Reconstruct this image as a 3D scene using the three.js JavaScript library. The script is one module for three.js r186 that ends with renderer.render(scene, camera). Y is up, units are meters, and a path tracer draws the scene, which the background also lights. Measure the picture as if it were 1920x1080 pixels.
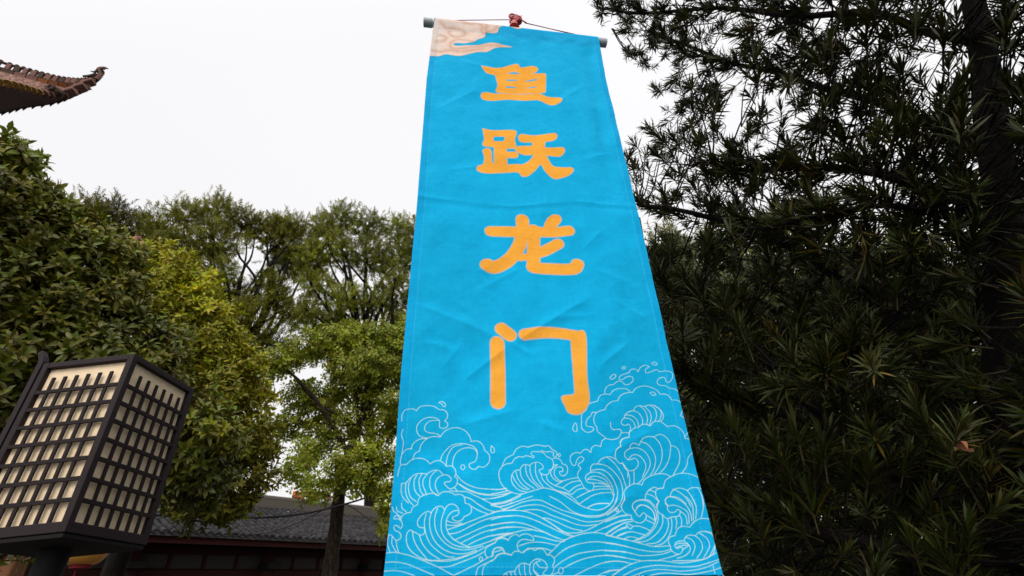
import * as THREE from 'three';
import { mergeGeometries } from 'three/addons/utils/BufferGeometryUtils.js';
import { RoundedBoxGeometry } from 'three/addons/geometries/RoundedBoxGeometry.js';
import { ImprovedNoise } from 'three/addons/math/ImprovedNoise.js';

// ------------------------------------------------------------------ camera, sky, sun, exposure
const scene = new THREE.Scene();
const camera = new THREE.PerspectiveCamera(61.37, 1920 / 1080, 0.05, 400);
camera.rotation.order = 'YXZ';
camera.rotation.set(THREE.MathUtils.degToRad(33.509), 0, THREE.MathUtils.degToRad(-4.591));
camera.position.set(0, 1.55, 0);
camera.updateMatrixWorld(true);
camera.focus = 1.75; camera.userData.fStop = 5.6;

const SUN = new THREE.Vector3(-0.12, 0.66, 0.74).normalize();
{ // a bright, even overcast: whiter towards the zenith and the veiled sun behind the viewer
  const W = 256, H = 128, data = new Float32Array(W * H * 4), d = new THREE.Vector3(), n = new ImprovedNoise();
  for (let j = 0; j < H; j++) for (let i = 0; i < W; i++) {
    const th = (j + 0.5) / H * Math.PI - Math.PI / 2, ph = ((i + 0.5) / W - 0.5) * 2 * Math.PI;
    d.set(Math.cos(th) * Math.cos(ph), Math.sin(th), Math.cos(th) * Math.sin(ph));
    let L;
    if (d.y < -0.02) L = 0.06;
    else {
      const s = THREE.MathUtils.smoothstep(d.dot(SUN), 0.12, 1.0);
      L = 0.985 + 0.055 * d.x + 1.5 * s * s + 0.025 * n.noise(d.x * 2.2, d.y * 2.2, d.z * 2.2);
    }
    const k = (j * W + i) * 4;
    data[k] = L * 0.985; data[k + 1] = L * 0.975; data[k + 2] = L * 0.995; data[k + 3] = 1;
  }
  const sky = new THREE.DataTexture(data, W, H, THREE.RGBAFormat, THREE.FloatType);
  sky.mapping = THREE.EquirectangularReflectionMapping; sky.magFilter = THREE.LinearFilter; sky.needsUpdate = true;
  scene.background = sky; scene.environment = sky;
}
const sun = new THREE.DirectionalLight(0xfff4e6, 1.5);
sun.position.copy(SUN).multiplyScalar(30); sun.shadow.radius = 45; sun.castShadow = true;
sun.shadow.mapSize.set(2048, 2048);
Object.assign(sun.shadow.camera, { left: -25, right: 25, top: 25, bottom: -25, near: 1, far: 80 });
scene.add(sun, sun.target);
const renderer = new THREE.WebGLRenderer({ antialias: true });
renderer.toneMapping = THREE.LinearToneMapping; renderer.toneMappingExposure = 1.0;
renderer.shadowMap.enabled = true;

// ------------------------------------------------------------------ helpers
function rng(seed) { let a = seed >>> 0; return () => { a = (a + 0x6D2B79F5) | 0; let t = Math.imul(a ^ (a >>> 15), 1 | a); t = (t + Math.imul(t ^ (t >>> 7), 61 | t)) ^ t; return ((t ^ (t >>> 14)) >>> 0) / 4294967296; }; }
const R0 = rng(7), noise = new ImprovedNoise();
const V = (x, y, z) => new THREE.Vector3(x, y, z), clamp = THREE.MathUtils.clamp, lerp = THREE.MathUtils.lerp, smooth = THREE.MathUtils.smoothstep;
const F = 910, CAMPOS = camera.position.clone(), CAMROT = camera.quaternion.clone();
// where a sight line of the survey (photo pixel) reaches a place at a horizontal distance / a height
const ray = (x, y) => V((x - 960) / F, -(y - 540) / F, -1).applyQuaternion(CAMROT);
function at(x, y, dist) { const d = ray(x, y); return d.multiplyScalar(dist / Math.hypot(d.x, d.z)).add(CAMPOS); }
function mPerPx(x, y, dist) { const d = ray(x, y); return dist / Math.hypot(d.x, d.z) / F; }
function toPx(p) { const q = p.clone().sub(CAMPOS).applyQuaternion(CAMROT.clone().invert()); return [960 + q.x / -q.z * F, 540 - q.y / -q.z * F, -q.z]; }
const used = {};
function numbered(n) { const k = used[n] = (used[n] ?? -1) + 1; return k ? n + '_' + String(k).padStart(3, '0') : n; }
function shade(o) { o.castShadow = true; o.receiveShadow = true; return o; }
function mesh(name, geo, mat, parent) { const m = shade(new THREE.Mesh(Array.isArray(geo) ? merge(geo) : geo, mat)); m.name = parent && parent !== scene ? name : numbered(name); (parent || scene).add(m); return m; }
function thing(name, label, category, pos, group) { const o = new THREE.Group(); o.name = numbered(name); if (pos) o.position.copy(pos); o.userData = { label, category }; if (group) o.userData.group = group; scene.add(o); return o; }
function merge(list) {
  const l = list.map((g) => { const q = g.index ? g.toNonIndexed() : g; for (const k of Object.keys(q.attributes)) if (!['position', 'normal', 'uv'].includes(k)) q.deleteAttribute(k); if (!q.attributes.uv) q.setAttribute('uv', new THREE.Float32BufferAttribute(new Float32Array(q.attributes.position.count * 2), 2)); return q; });
  return mergeGeometries(l, false);
}
const lin = (r, g, b) => new THREE.Color().setRGB(r, g, b);
const std = (c, o = {}) => new THREE.MeshPhysicalMaterial({ color: c, roughness: 0.8, specularIntensity: 0.35, ...o });
const phys = (c, o = {}) => new THREE.MeshPhysicalMaterial({ color: c, roughness: 0.8, ...o });
function box(w, h, d, x = 0, y = 0, z = 0, r = 0) { const g = r ? new RoundedBoxGeometry(w, h, d, 1, r) : new THREE.BoxGeometry(w, h, d); return g.translate(x, y, z); }
// a box along the segment a-b with its own width and depth
function bar(a, b, w, d, side) {
  const y = b.clone().sub(a), L = y.length(); y.normalize();
  const x = (side || V(1, 0, 0)).clone().addScaledVector(y, -y.dot(side || V(1, 0, 0))).normalize(), z = x.clone().cross(y);
  return new THREE.BoxGeometry(w, L, d).applyMatrix4(new THREE.Matrix4().makeBasis(x, y, z).setPosition(a.clone().add(b).multiplyScalar(0.5)));
}
// tapered, slightly knotty limb along points
function limb(pts, r0, r1, seg = 8, per = 5, rough = 0.12, seed = 1) {
  const c = new THREE.CatmullRomCurve3(pts, false, 'centripetal'), n = Math.max(3, (pts.length - 1) * per), fr = c.computeFrenetFrames(n, false), P = [], U = [], I = [];
  const len = c.getLength();
  for (let i = 0; i <= n; i++) {
    const t = i / n, p = c.getPoint(t), r = lerp(r0, r1, Math.pow(t, 0.85));
    for (let k = 0; k <= seg; k++) {
      const a = k / seg * 2 * Math.PI, rr = r * (1 + rough * noise.noise(Math.cos(a) * 1.4 + seed * 3.1, Math.sin(a) * 1.4, t * len * 2.2 / Math.max(0.15, r0 * 5)));
      const q = p.clone().addScaledVector(fr.normals[i], Math.cos(a) * rr).addScaledVector(fr.binormals[i], Math.sin(a) * rr);
      P.push(q.x, q.y, q.z); U.push(k / seg * 2 * Math.PI * r0, t * len);
    }
  }
  for (let i = 0; i < n; i++) for (let k = 0; k < seg; k++) { const a = i * (seg + 1) + k, b = a + seg + 1; I.push(a, b, a + 1, b, b + 1, a + 1); }
  const g = new THREE.BufferGeometry(); g.setAttribute('position', new THREE.Float32BufferAttribute(P, 3)); g.setAttribute('uv', new THREE.Float32BufferAttribute(U, 2)); g.setIndex(I); g.computeVertexNormals(); return g;
}
const tube = (pts, r, seg = 5, n) => new THREE.TubeGeometry(new THREE.CatmullRomCurve3(pts, false, 'centripetal'), n || Math.max(4, pts.length * 5), r, seg, false);
function tex(w, h, f, srgb, repeat) { // computed tile of grain
  const d = new Uint8Array(w * h * 4);
  for (let j = 0; j < h; j++) for (let i = 0; i < w; i++) { const c = f(i / w, j / h, i, j), k = (j * w + i) * 4; for (let q = 0; q < 3; q++) d[k + q] = clamp(Math.round((Array.isArray(c) ? c[q] : c) * 255), 0, 255); d[k + 3] = 255; }
  const t = new THREE.DataTexture(d, w, h); t.magFilter = THREE.LinearFilter; t.minFilter = THREE.LinearMipmapLinearFilter; t.generateMipmaps = true; t.wrapS = t.wrapT = THREE.RepeatWrapping; if (srgb) t.colorSpace = THREE.SRGBColorSpace; if (repeat) t.repeat.set(...repeat); t.needsUpdate = true; return t;
}
// tileable noise
const tn = (u, v, f, s = 0) => { const a = u * 2 * Math.PI, b = v * 2 * Math.PI, r = f / (2 * Math.PI); return noise.noise(Math.cos(a) * r + s, Math.sin(a) * r + Math.cos(b) * r * 1.3, Math.sin(b) * r + s * 1.7); };

const barkTex = tex(128, 256, (u, v) => { const n = tn(u, v * 0.5, 14, 1) * 0.5 + tn(u, v, 40, 4) * 0.35 + 0.55; return [n * 0.95, n * 0.85, n * 0.74]; }, true, [3, 1.5]);
const barkBump = tex(128, 256, (u, v) => 0.5 + tn(u, v * 0.4, 18, 3) * 0.6 + tn(u, v, 50, 2) * 0.3, false, [3, 1.5]);
const barkDark = std(lin(0.013, 0.010, 0.008), { roughness: 0.95, bumpMap: barkBump, bumpScale: 0.006, map: barkTex });
const barkBrown = std(lin(0.10, 0.082, 0.062), { roughness: 0.95, bumpMap: barkBump, bumpScale: 0.008, map: barkTex });
const barkGrey = std(lin(0.068, 0.058, 0.048), { roughness: 0.95, bumpMap: barkBump, bumpScale: 0.008, map: barkTex });

// ---- leaves
// one leaf along +Y with its upper side towards +Z: folded along the midrib, arched by `droop`
function leaf(len, wid, droop, fold, shape, seg = 3) {
  const P = [], I = [], row = [];
  for (let i = 0; i <= seg; i++) {
    const t = i / seg, w = wid / 2 * shape(t), a = droop * t, y = len * (droop ? Math.sin(a) / droop : t), z = droop ? -len * (1 - Math.cos(a)) / droop : 0;
    row.push(P.length / 3);
    if (i === seg || w < 1e-6) P.push(0, y, z); else P.push(-w, y, z + fold * w, 0, y, z, w, y, z + fold * w);
  }
  for (let i = 0; i < seg; i++) {
    const a = row[i], b = row[i + 1], na = (row[i + 1] ?? 0) - a, nb = (i + 2 <= seg ? row[i + 2] : P.length / 3) - b;
    if (na === 3 && nb === 3) I.push(a, a + 1, b + 1, a, b + 1, b, a + 1, a + 2, b + 2, a + 1, b + 2, b + 1);
    else if (na === 3) I.push(a, a + 1, b, a + 1, a + 2, b);
    else I.push(a, b + 1, b, a, b + 2, b + 1);
  }
  const g = new THREE.BufferGeometry(); g.setAttribute('position', new THREE.Float32BufferAttribute(P, 3)); g.setIndex(I); g.computeVertexNormals(); return g;
}
const STRAP = (t) => (t < 0.02 ? 0.35 : Math.min(1, 0.55 + 2.4 * t) * Math.min(1, (1 - t) * 3.2)), OVAL = (t) => (t === 0 ? 0.12 : Math.pow(Math.sin(Math.PI * Math.pow(t, 0.85)), 0.8)), FAN = (t) => (t === 0 ? 0.06 : t < 0.99 ? 0.25 + 0.9 * t : 0);
// a sprig: leaves set round a short stem along +Y, with a tint per leaf
function sprig(seed, o) {
  const r = rng(seed), P = [], N = [], C = [], q = new THREE.Quaternion(), q2 = new THREE.Quaternion(), v = V(0, 0, 0);
  for (let i = 0; i < o.n; i++) {
    const t = o.n > 1 ? i / (o.n - 1) : 1, L = o.len * (0.7 + 0.5 * r()), g = leaf(L, o.wid * (0.8 + 0.4 * r()), o.droop * (0.4 + 1.1 * r()), o.fold, o.shape, o.seg).toNonIndexed();
    const az = i * 2.39996 + (r() - 0.5) * 0.9, tilt = lerp(o.tilt[0], o.tilt[1], 1 - t) + (r() - 0.5) * 0.35;
    q.setFromAxisAngle(V(0, 1, 0), az).multiply(q2.setFromAxisAngle(V(1, 0, 0), tilt)).multiply(q2.setFromAxisAngle(V(0, 1, 0), Math.PI + (r() - 0.5) * 0.9));
    const k = r(), tint = k < o.odd ? o.oddTint : [0.75 + 0.5 * r(), 0.75 + 0.5 * r(), 0.7 + 0.5 * r()], p = g.attributes.position, nn = g.attributes.normal, y0 = o.stem * t;
    for (let j = 0; j < p.count; j++) {
      v.fromBufferAttribute(p, j); v.y += o.off || 0; v.applyQuaternion(q); v.y += y0; P.push(v.x, v.y, v.z);
      v.fromBufferAttribute(nn, j).applyQuaternion(q); N.push(v.x, v.y, v.z); C.push(...tint);
    }
  }
  if (o.stalk) { const g = new THREE.CylinderGeometry(o.stalk * 0.6, o.stalk, o.stem + 0.05, 4, 1, true).translate(0, o.stem / 2 - 0.025, 0).toNonIndexed(); P.push(...g.attributes.position.array); N.push(...g.attributes.normal.array); for (let j = 0; j < g.attributes.position.count; j++) C.push(0.8, 0.5, 0.4); }
  const g = new THREE.BufferGeometry(); g.setAttribute('position', new THREE.Float32BufferAttribute(P, 3)); g.setAttribute('normal', new THREE.Float32BufferAttribute(N, 3)); g.setAttribute('color', new THREE.Float32BufferAttribute(C, 3)); return g;
}
const leafMat = (c, o = {}) => phys(c, { vertexColors: true, side: THREE.DoubleSide, roughness: 0.55, specularIntensity: 0.4, transmission: 0.3, thickness: 0, ...o });
const M4 = new THREE.Matrix4(), Q = new THREE.Quaternion(), Q2 = new THREE.Quaternion(), UP = V(0, 1, 0);
function orient(dir, spin, q) { q.setFromUnitVectors(UP, dir).multiply(Q2.setFromAxisAngle(UP, spin)); return q; }
// places = [{p, dir, s, spin, c}] -> instanced copies shared over the sprig variants; one object that nobody could count
function scatter(name, places, geos, mat, parent) {
  geos.forEach((g, k) => {
    const list = places.filter((_, i) => i % geos.length === k); if (!list.length) return;
    const im = shade(new THREE.InstancedMesh(g, mat, list.length)); im.name = name; im.userData.kind = 'stuff';
    list.forEach((e, i) => { orient(e.dir, e.spin, Q); M4.compose(e.p, Q, V(e.s, e.s, e.s)); im.setMatrixAt(i, M4); im.setColorAt(i, e.c || lin(1, 1, 1)); });
    parent.add(im);
  });
}
function randDir(r) { const z = r() * 2 - 1, a = r() * 2 * Math.PI, s = Math.sqrt(1 - z * z); return V(s * Math.cos(a), z, s * Math.sin(a)); }

// ------------------------------------------------------------------ the setting
{
  const pave = tex(256, 256, (u, v, i, j) => { const s = (Math.floor(j / 64) % 2) * 32, e = (i + s) % 64 < 2 || j % 64 < 2 ? 0.6 : 1; return (0.42 + 0.10 * tn(u, v, 9, 2) + 0.08 * tn(u, v, 60, 5)) * e; }, true, [160, 160]);
  const ground = mesh('ground', new THREE.CircleGeometry(160, 48).rotateX(-Math.PI / 2), std(lin(0.5, 0.48, 0.45), { map: pave, roughness: 0.9 }));
  ground.userData.kind = 'structure';
}

// ---- the red hall behind the trees
{
  const A = at(320, 999, 12.4), B = at(700, 1001, 14.6), EAVE = A.y, dir = V(B.x - A.x, 0, B.z - A.z).normalize();
  const hall = thing('temple_hall', 'low red timber hall with grey tiled roof, in deep shade behind the trees', 'hall', V(A.x, 0, A.z));
  hall.rotation.y = Math.atan2(-dir.z, dir.x);
  // local: x along the eave, +z to the court; the eave edge at z = 0, wall at z = -1.1
  const X0 = -9, X1 = 13, WZ = -1.15, RUN = 2.7, RISE = 1.12, OV = 0.0;
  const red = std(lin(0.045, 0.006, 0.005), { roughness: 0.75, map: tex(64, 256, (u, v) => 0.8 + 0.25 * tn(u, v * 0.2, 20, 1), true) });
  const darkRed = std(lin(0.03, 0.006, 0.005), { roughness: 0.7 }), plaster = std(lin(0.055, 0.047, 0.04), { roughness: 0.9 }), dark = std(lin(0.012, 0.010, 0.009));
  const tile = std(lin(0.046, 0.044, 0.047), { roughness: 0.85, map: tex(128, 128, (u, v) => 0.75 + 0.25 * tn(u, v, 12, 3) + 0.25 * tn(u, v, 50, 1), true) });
  const H = EAVE - 0.12;
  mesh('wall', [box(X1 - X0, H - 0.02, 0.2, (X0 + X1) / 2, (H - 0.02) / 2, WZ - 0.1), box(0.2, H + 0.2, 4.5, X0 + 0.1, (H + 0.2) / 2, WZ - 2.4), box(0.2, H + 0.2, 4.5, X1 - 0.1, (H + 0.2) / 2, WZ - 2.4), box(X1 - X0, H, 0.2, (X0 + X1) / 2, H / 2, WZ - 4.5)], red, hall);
  const bay = 2.75;
  for (let x = X0 + 0.55; x < X1; x += bay) {
    mesh('column', new THREE.CylinderGeometry(0.13, 0.14, H - 0.1, 14).translate(x, (H - 0.1) / 2, WZ + 0.16), darkRed, hall);
    mesh('bracket', box(0.34, 0.14, 0.5, x, H - 0.36, WZ + 0.28, 0.02), dark, hall);
    for (let k = 0; k < 4; k++) { const w = bay / 4; if (x + (k + 1) * w > X1) break; mesh('frieze_panel', box(w - 0.07, 0.27, 0.05, x + (k + 0.5) * w, H - 0.25, WZ + 0.02), plaster, hall); mesh('frieze_post', box(0.06, 0.3, 0.1, x + (k + 1) * w, H - 0.25, WZ + 0.03), darkRed, hall); }
    // latticed doors between the columns
    const f = mesh('lattice_window', [box(bay - 0.5, 0.07, 0.08, x + bay / 2, H - 0.93, WZ + 0.03), box(bay - 0.5, 0.07, 0.08, x + bay / 2, 0.95, WZ + 0.03), ...[0, 1, 2, 3, 4].map((i) => box(0.06, H - 1.9, 0.09, x + 0.25 + i * (bay - 0.5) / 4, (H + 0.02) / 2, WZ + 0.03))], darkRed, hall);
    mesh('pane', box(bay - 0.52, H - 1.9, 0.02, x + bay / 2, (H + 0.02) / 2, WZ + 0.012), std(lin(0.03, 0.022, 0.018), { roughness: 0.35 }), f);
    const lat = []; for (let i = 1; i < 20; i++) if (i % 5) lat.push(box(0.02, H - 1.95, 0.03, x + 0.25 + i * (bay - 0.5) / 20, (H + 0.02) / 2, WZ + 0.045)); for (let j = 1; j < 9; j++) lat.push(box(bay - 0.54, 0.02, 0.026, x + bay / 2, 0.95 + j * (H - 1.9) / 9, WZ + 0.047));
    mesh('lattice', lat, darkRed, f);
  }
  mesh('beam', box(X1 - X0, 0.14, 0.16, (X0 + X1) / 2, H - 0.05, WZ + 0.08), darkRed, hall);
  mesh('lintel', box(X1 - X0, 0.16, 0.18, (X0 + X1) / 2, H - 0.5, WZ + 0.05), darkRed, hall);
  mesh('fascia', box(X1 - X0 + 0.6, 0.13, 0.04, (X0 + X1) / 2, EAVE - 0.10, -0.10), red, hall);
  // roof deck, slightly dished
  const slopeY = (s) => EAVE + RISE * (0.86 * s + 0.14 * s * s), slopeZ = (s) => -RUN * s;
  const P = [], I = [];
  for (let i = 0; i <= 8; i++) { const s = i / 8; for (const x of [X0 - 0.4, X1 + 0.4]) P.push(x, slopeY(s) - 0.05, slopeZ(s)); }
  for (let i = 0; i <= 8; i++) { const s = 1 - i / 8; for (const x of [X0 - 0.4, X1 + 0.4]) P.push(x, slopeY(s) - 0.05, -RUN - RUN * (1 - s)); }
  for (let i = 0; i < 17; i++) { const a = i * 2; I.push(a, a + 1, a + 2, a + 1, a + 3, a + 2); }
  const deck = new THREE.BufferGeometry(); deck.setAttribute('position', new THREE.Float32BufferAttribute(P, 3)); deck.setIndex(I); deck.computeVertexNormals();
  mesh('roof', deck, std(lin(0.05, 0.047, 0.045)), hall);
  mesh('soffit', [bar(V(X0, EAVE - 0.08, -0.05), V(X1, EAVE - 0.08, -0.05), 0.02, 0.02), box(X1 - X0 + 0.6, 0.03, 1.15, (X0 + X1) / 2, EAVE - 0.06, -0.66)], dark, hall);
  // curved tiles in overlapping courses: thousands of them, too small to tell apart from here
  const r = rng(31), pitch = 0.165, courses = 20, cover = new THREE.CylinderGeometry(0.052, 0.058, 0.19, 6, 1, false, -Math.PI / 2, Math.PI), list = [];
  for (let x = X0 - 0.35; x < X1 + 0.4; x += pitch) for (let k = 0; k < courses; k++) list.push([x + (r() - 0.5) * 0.018, (k + 0.5) / courses]);
  const im = shade(new THREE.InstancedMesh(cover, tile, list.length)); im.name = 'roof_tiles'; im.userData.kind = 'stuff';
  list.forEach(([x, s], i) => {
    const s2 = s + 0.01, d = V((r() - 0.5) * 0.16, slopeY(s2) - slopeY(s - 0.01), slopeZ(s2) - slopeZ(s - 0.01)); d.x *= 0.02; d.normalize();
    const nz = V(0, 1, 0).addScaledVector(d, -d.y).normalize();
    M4.makeBasis(nz.clone().cross(d).negate(), d, nz).setPosition(V(x, slopeY(s) + 0.004 + 0.012 * r(), slopeZ(s))); im.setMatrixAt(i, M4);
    const c = 0.55 + 0.9 * r(); im.setColorAt(i, lin(c, c * (0.97 + 0.06 * r()), c));
  });
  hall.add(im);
  const ridge = mesh('ridge', [box(X1 - X0 + 0.5, 0.22, 0.2, (X0 + X1) / 2, slopeY(1) + 0.1, -RUN), new THREE.CylinderGeometry(0.09, 0.09, X1 - X0 + 0.5, 8).rotateZ(Math.PI / 2).translate((X0 + X1) / 2, slopeY(1) + 0.24, -RUN)], std(lin(0.075, 0.066, 0.055), { roughness: 0.9 }), hall);
  // a small painted ridge ornament of clay scrolls
  const ox = 4.4, orange = std(lin(0.42, 0.10, 0.04)), clay = std(lin(0.28, 0.14, 0.11));
  mesh('ridge_ornament', [tube([V(ox - 0.35, slopeY(1) + 0.3, -RUN), V(ox - 0.2, slopeY(1) + 0.5, -RUN), V(ox, slopeY(1) + 0.42, -RUN), V(ox - 0.08, slopeY(1) + 0.33, -RUN)], 0.06, 7), box(0.22, 0.2, 0.12, ox - 0.5, slopeY(1) + 0.42, -RUN, 0.03)], orange, ridge);
  mesh('ridge_ornament', tube([V(ox + 0.1, slopeY(1) + 0.3, -RUN), V(ox + 0.35, slopeY(1) + 0.55, -RUN), V(ox + 0.6, slopeY(1) + 0.45, -RUN), V(ox + 0.5, slopeY(1) + 0.36, -RUN)], 0.07, 7), clay, ridge);
}

// ---- trees
// moves a thing's origin to its foot
function rebase(t, p) { for (const c of t.children) c.position.sub(p); t.position.copy(p); }
// blobs: [px, py, distance, radius in px]; a crown is many clumps of sprigs round a real branch structure
function blobs(list, seed, o) {
  const r = rng(seed), out = [];
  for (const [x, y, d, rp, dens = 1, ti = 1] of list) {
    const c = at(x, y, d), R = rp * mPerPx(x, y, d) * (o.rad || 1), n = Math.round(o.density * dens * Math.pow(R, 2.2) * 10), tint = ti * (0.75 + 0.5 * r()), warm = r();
    out.push({ c, R, n, tint, warm });
  }
  const places = [];
  for (const b of out) for (let i = 0; i < b.n; i++) {
    const dd = randDir(r); dd.y *= 0.92; const rad = b.R * (o.shell ? Math.pow(r(), o.shell) : Math.cbrt(r())) * (1 + 0.16 * noise.noise(dd.x * 2.5 + b.c.x, dd.y * 2.5 + b.c.y, dd.z * 2.5));
    const p = b.c.clone().addScaledVector(dd, o.stray && r() < o.stray ? b.R * (1.05 + 0.4 * r()) : rad); if (p.y < 0.3) continue;
    const dir = dd.clone().multiplyScalar(o.out ?? 0.8).add(V(0, o.up ?? 0.35, 0)).addScaledVector(randDir(r), o.jit ?? 0.5).normalize();
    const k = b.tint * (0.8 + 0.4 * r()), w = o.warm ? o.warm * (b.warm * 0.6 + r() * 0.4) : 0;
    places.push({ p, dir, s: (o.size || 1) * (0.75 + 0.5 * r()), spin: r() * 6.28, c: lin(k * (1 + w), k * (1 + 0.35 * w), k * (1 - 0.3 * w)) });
  }
  return { places, out };
}
// sprigs that show largest become parts of their own, the rest one mass
function crown(tree, places, geos, mat, near, partName) {
  let rest = places;
  if (near) {
    const scored = places.map((e) => { const [x, y, z] = toPx(e.p); return { e, k: z > 0 && x > -20 && x < 1940 && y > -20 && y < 1100 ? e.s / e.p.distanceTo(CAMPOS) : 0 }; }).sort((a, b) => b.k - a.k);
    rest = scored.slice(near).map((a) => a.e);
    const mats = [0.8, 1, 1.25].map((k) => { const m = mat.clone(); m.color.multiplyScalar(k); return m; });
    scored.slice(0, near).forEach(({ e }, i) => { const m = shade(new THREE.Mesh(geos[i % geos.length], mats[i % 3])); m.name = partName; m.position.copy(e.p); orient(e.dir, e.spin, m.quaternion); m.scale.setScalar(e.s); tree.add(m); });
  }
  if (geos.length > 1) { const g = new THREE.Group(); g.name = 'crown'; g.userData.kind = 'stuff'; tree.add(g); scatter('foliage', rest, geos, mat, g); } else scatter('crown', rest, geos, mat, tree);
}
// limbs from the trunk's fork to the clumps
function limbs(tree, fork, out, every, r0, mat, seed, sag = 0.15) {
  const r = rng(seed), twigs = [];
  out.forEach((b, i) => {
    const d = b.c.clone().sub(fork), L = d.length(), mid = fork.clone().addScaledVector(d, 0.45).add(V((r() - 0.5) * 0.25 * L, sag * L * (r() - 0.2), (r() - 0.5) * 0.25 * L)), q = fork.clone().addScaledVector(d, 0.78).add(V((r() - 0.5) * 0.12 * L, 0.05 * L, (r() - 0.5) * 0.12 * L));
    if (i % every === 0) mesh('limb', limb([fork.clone(), mid, q, b.c], r0 * (0.7 + 0.5 * r()), r0 * 0.16, 6, 4, 0.15, i), mat, tree);
    for (let k = 0; k < 5; k++) { const e = b.c.clone().addScaledVector(randDir(r), b.R * 0.85), m = b.c.clone().lerp(e, 0.5).addScaledVector(randDir(r), b.R * 0.15); twigs.push(limb([b.c.clone().lerp(q, 0.35), b.c.clone().lerp(m, 0.6), m, e], r0 * 0.2, r0 * 0.05, 4, 2, 0, k)); }
  });
  const t = mesh('twigs', twigs, mat, tree); t.userData.kind = 'stuff';
}

// far feathery trees against the sky
const feather = [1, 2].map((s) => sprig(s, { n: 24, len: 0.15, wid: 0.04, stem: 0.45, tilt: [0.5, 1.25], droop: 0.9, fold: 0.15, shape: OVAL, seg: 2, odd: 0.08, oddTint: [1.7, 1.6, 1.0], stalk: 0.008 }));
{
  const t = thing('feathery_tree', 'olive green feathery tree forked low, against the white sky left of the banner', 'tree', undefined, undefined), D = 20.5;
  const L = [[300, 425, D, 40], [350, 405, D, 36], [410, 398, D, 40], [455, 420, D, 34], [400, 455, D, 55], [330, 480, D, 50], [285, 455, D, 36], [418, 508, D - 1, 30], [430, 560, D, 44], [380, 540, D, 44], [505, 545, D, 40], [470, 590, D - 1, 34], [525, 455, D, 34], [500, 425, D, 22], [555, 430, D, 26], [530, 500, D + 1, 36], [550, 590, D, 36], [510, 640, D, 36], [540, 430, D, 28], [575, 455, D, 28], [550, 480, D, 30], [525, 425, D, 26], [570, 510, D, 28], [470, 640, D, 30], [440, 620, D, 24], [480, 430, D, 28]];
  { const r = rng(51); for (let i = 0; i < 20; i++) L.push([lerp(275, 560, r()), lerp(430, 690, r()), D + 2.5 * (r() - 0.5), 16 + 14 * r(), 0.45]); }
  const { places, out } = blobs(L, 11, { density: 46, size: 0.8, rad: 0.76, stray: 0.13, jit: 0.7, up: 0.5, out: 0.6, warm: 0.3 });
  const base = at(420, 1000, D); base.y = 0; const fork = at(430, 700, D);
  mesh('trunk', limb([base, at(432, 850, D), fork], 0.26, 0.17, 9, 6, 0.12, 3), barkDark, t);
  limbs(t, fork, out, 1, 0.11, barkDark, 5); crown(t, places, feather.slice(0, 1), leafMat(lin(0.17, 0.185, 0.012), { transmission: 0.45, specularIntensity: 0.25 })); rebase(t, base);
}
{
  const t = thing('feathery_tree', 'tall green feathery tree beside the left edge of the banner, sky showing through', 'tree'), D = 19.5;
  const L = [[640, 410, D, 34], [605, 425, D, 28], [690, 425, D, 38], [745, 432, D, 34], [625, 465, D, 44], [690, 480, D, 48], [745, 490, D, 44], [585, 480, D, 34], [600, 540, D, 40], [650, 560, D - 1, 34], [735, 555, D, 44], [585, 600, D, 38], [635, 615, D + 1, 34], [690, 575, D, 30], [745, 610, D, 34], [800, 460, D, 60], [810, 560, D, 60], [870, 500, D, 60], [860, 600, D, 60], [690, 640, D, 30], [600, 660, D, 26]];
  { const r = rng(52); for (let i = 0; i < 20; i++) L.push([lerp(570, 790, r()), lerp(430, 690, r()), D + 2.5 * (r() - 0.5), 16 + 14 * r(), 0.45]); }
  const { places, out } = blobs(L, 12, { density: 46, size: 0.8, rad: 0.76, stray: 0.13, jit: 0.7, up: 0.5, out: 0.6, warm: 0.25 });
  const base = at(700, 1010, D); base.y = 0; const fork = at(690, 720, D);
  mesh('trunk', limb([base, at(695, 860, D), fork], 0.24, 0.15, 9, 6, 0.12, 8), barkDark, t);
  limbs(t, fork, out, 1, 0.11, barkDark, 6); crown(t, places, feather.slice(1), leafMat(lin(0.17, 0.21, 0.010), { transmission: 0.4 })); rebase(t, base);
}
{
  const t = thing('feathery_tree', 'dark small-leaved tree showing over the left broad-leaved tree, below the pavilion eave', 'tree'), D = 21.5;
  const L = [[170, 400, D, 42], [215, 400, D, 34], [250, 430, D, 36], [190, 450, D, 55], [260, 480, D, 40], [130, 420, D, 40]];
  const { places, out } = blobs(L, 13, { density: 46, size: 0.8, rad: 0.76, stray: 0.13, jit: 0.7, up: 0.4, out: 0.6, warm: 0.2 });
  const base = at(215, 1000, D); base.y = 0; const fork = at(215, 640, D);
  mesh('trunk', limb([base, at(215, 820, D), fork], 0.24, 0.15, 8, 6, 0.12, 9), barkDark, t);
  limbs(t, fork, out, 1, 0.08, barkDark, 7); crown(t, places, feather.slice(0, 1), leafMat(lin(0.12, 0.115, 0.012), { transmission: 0.3 })); rebase(t, base);
}
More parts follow.
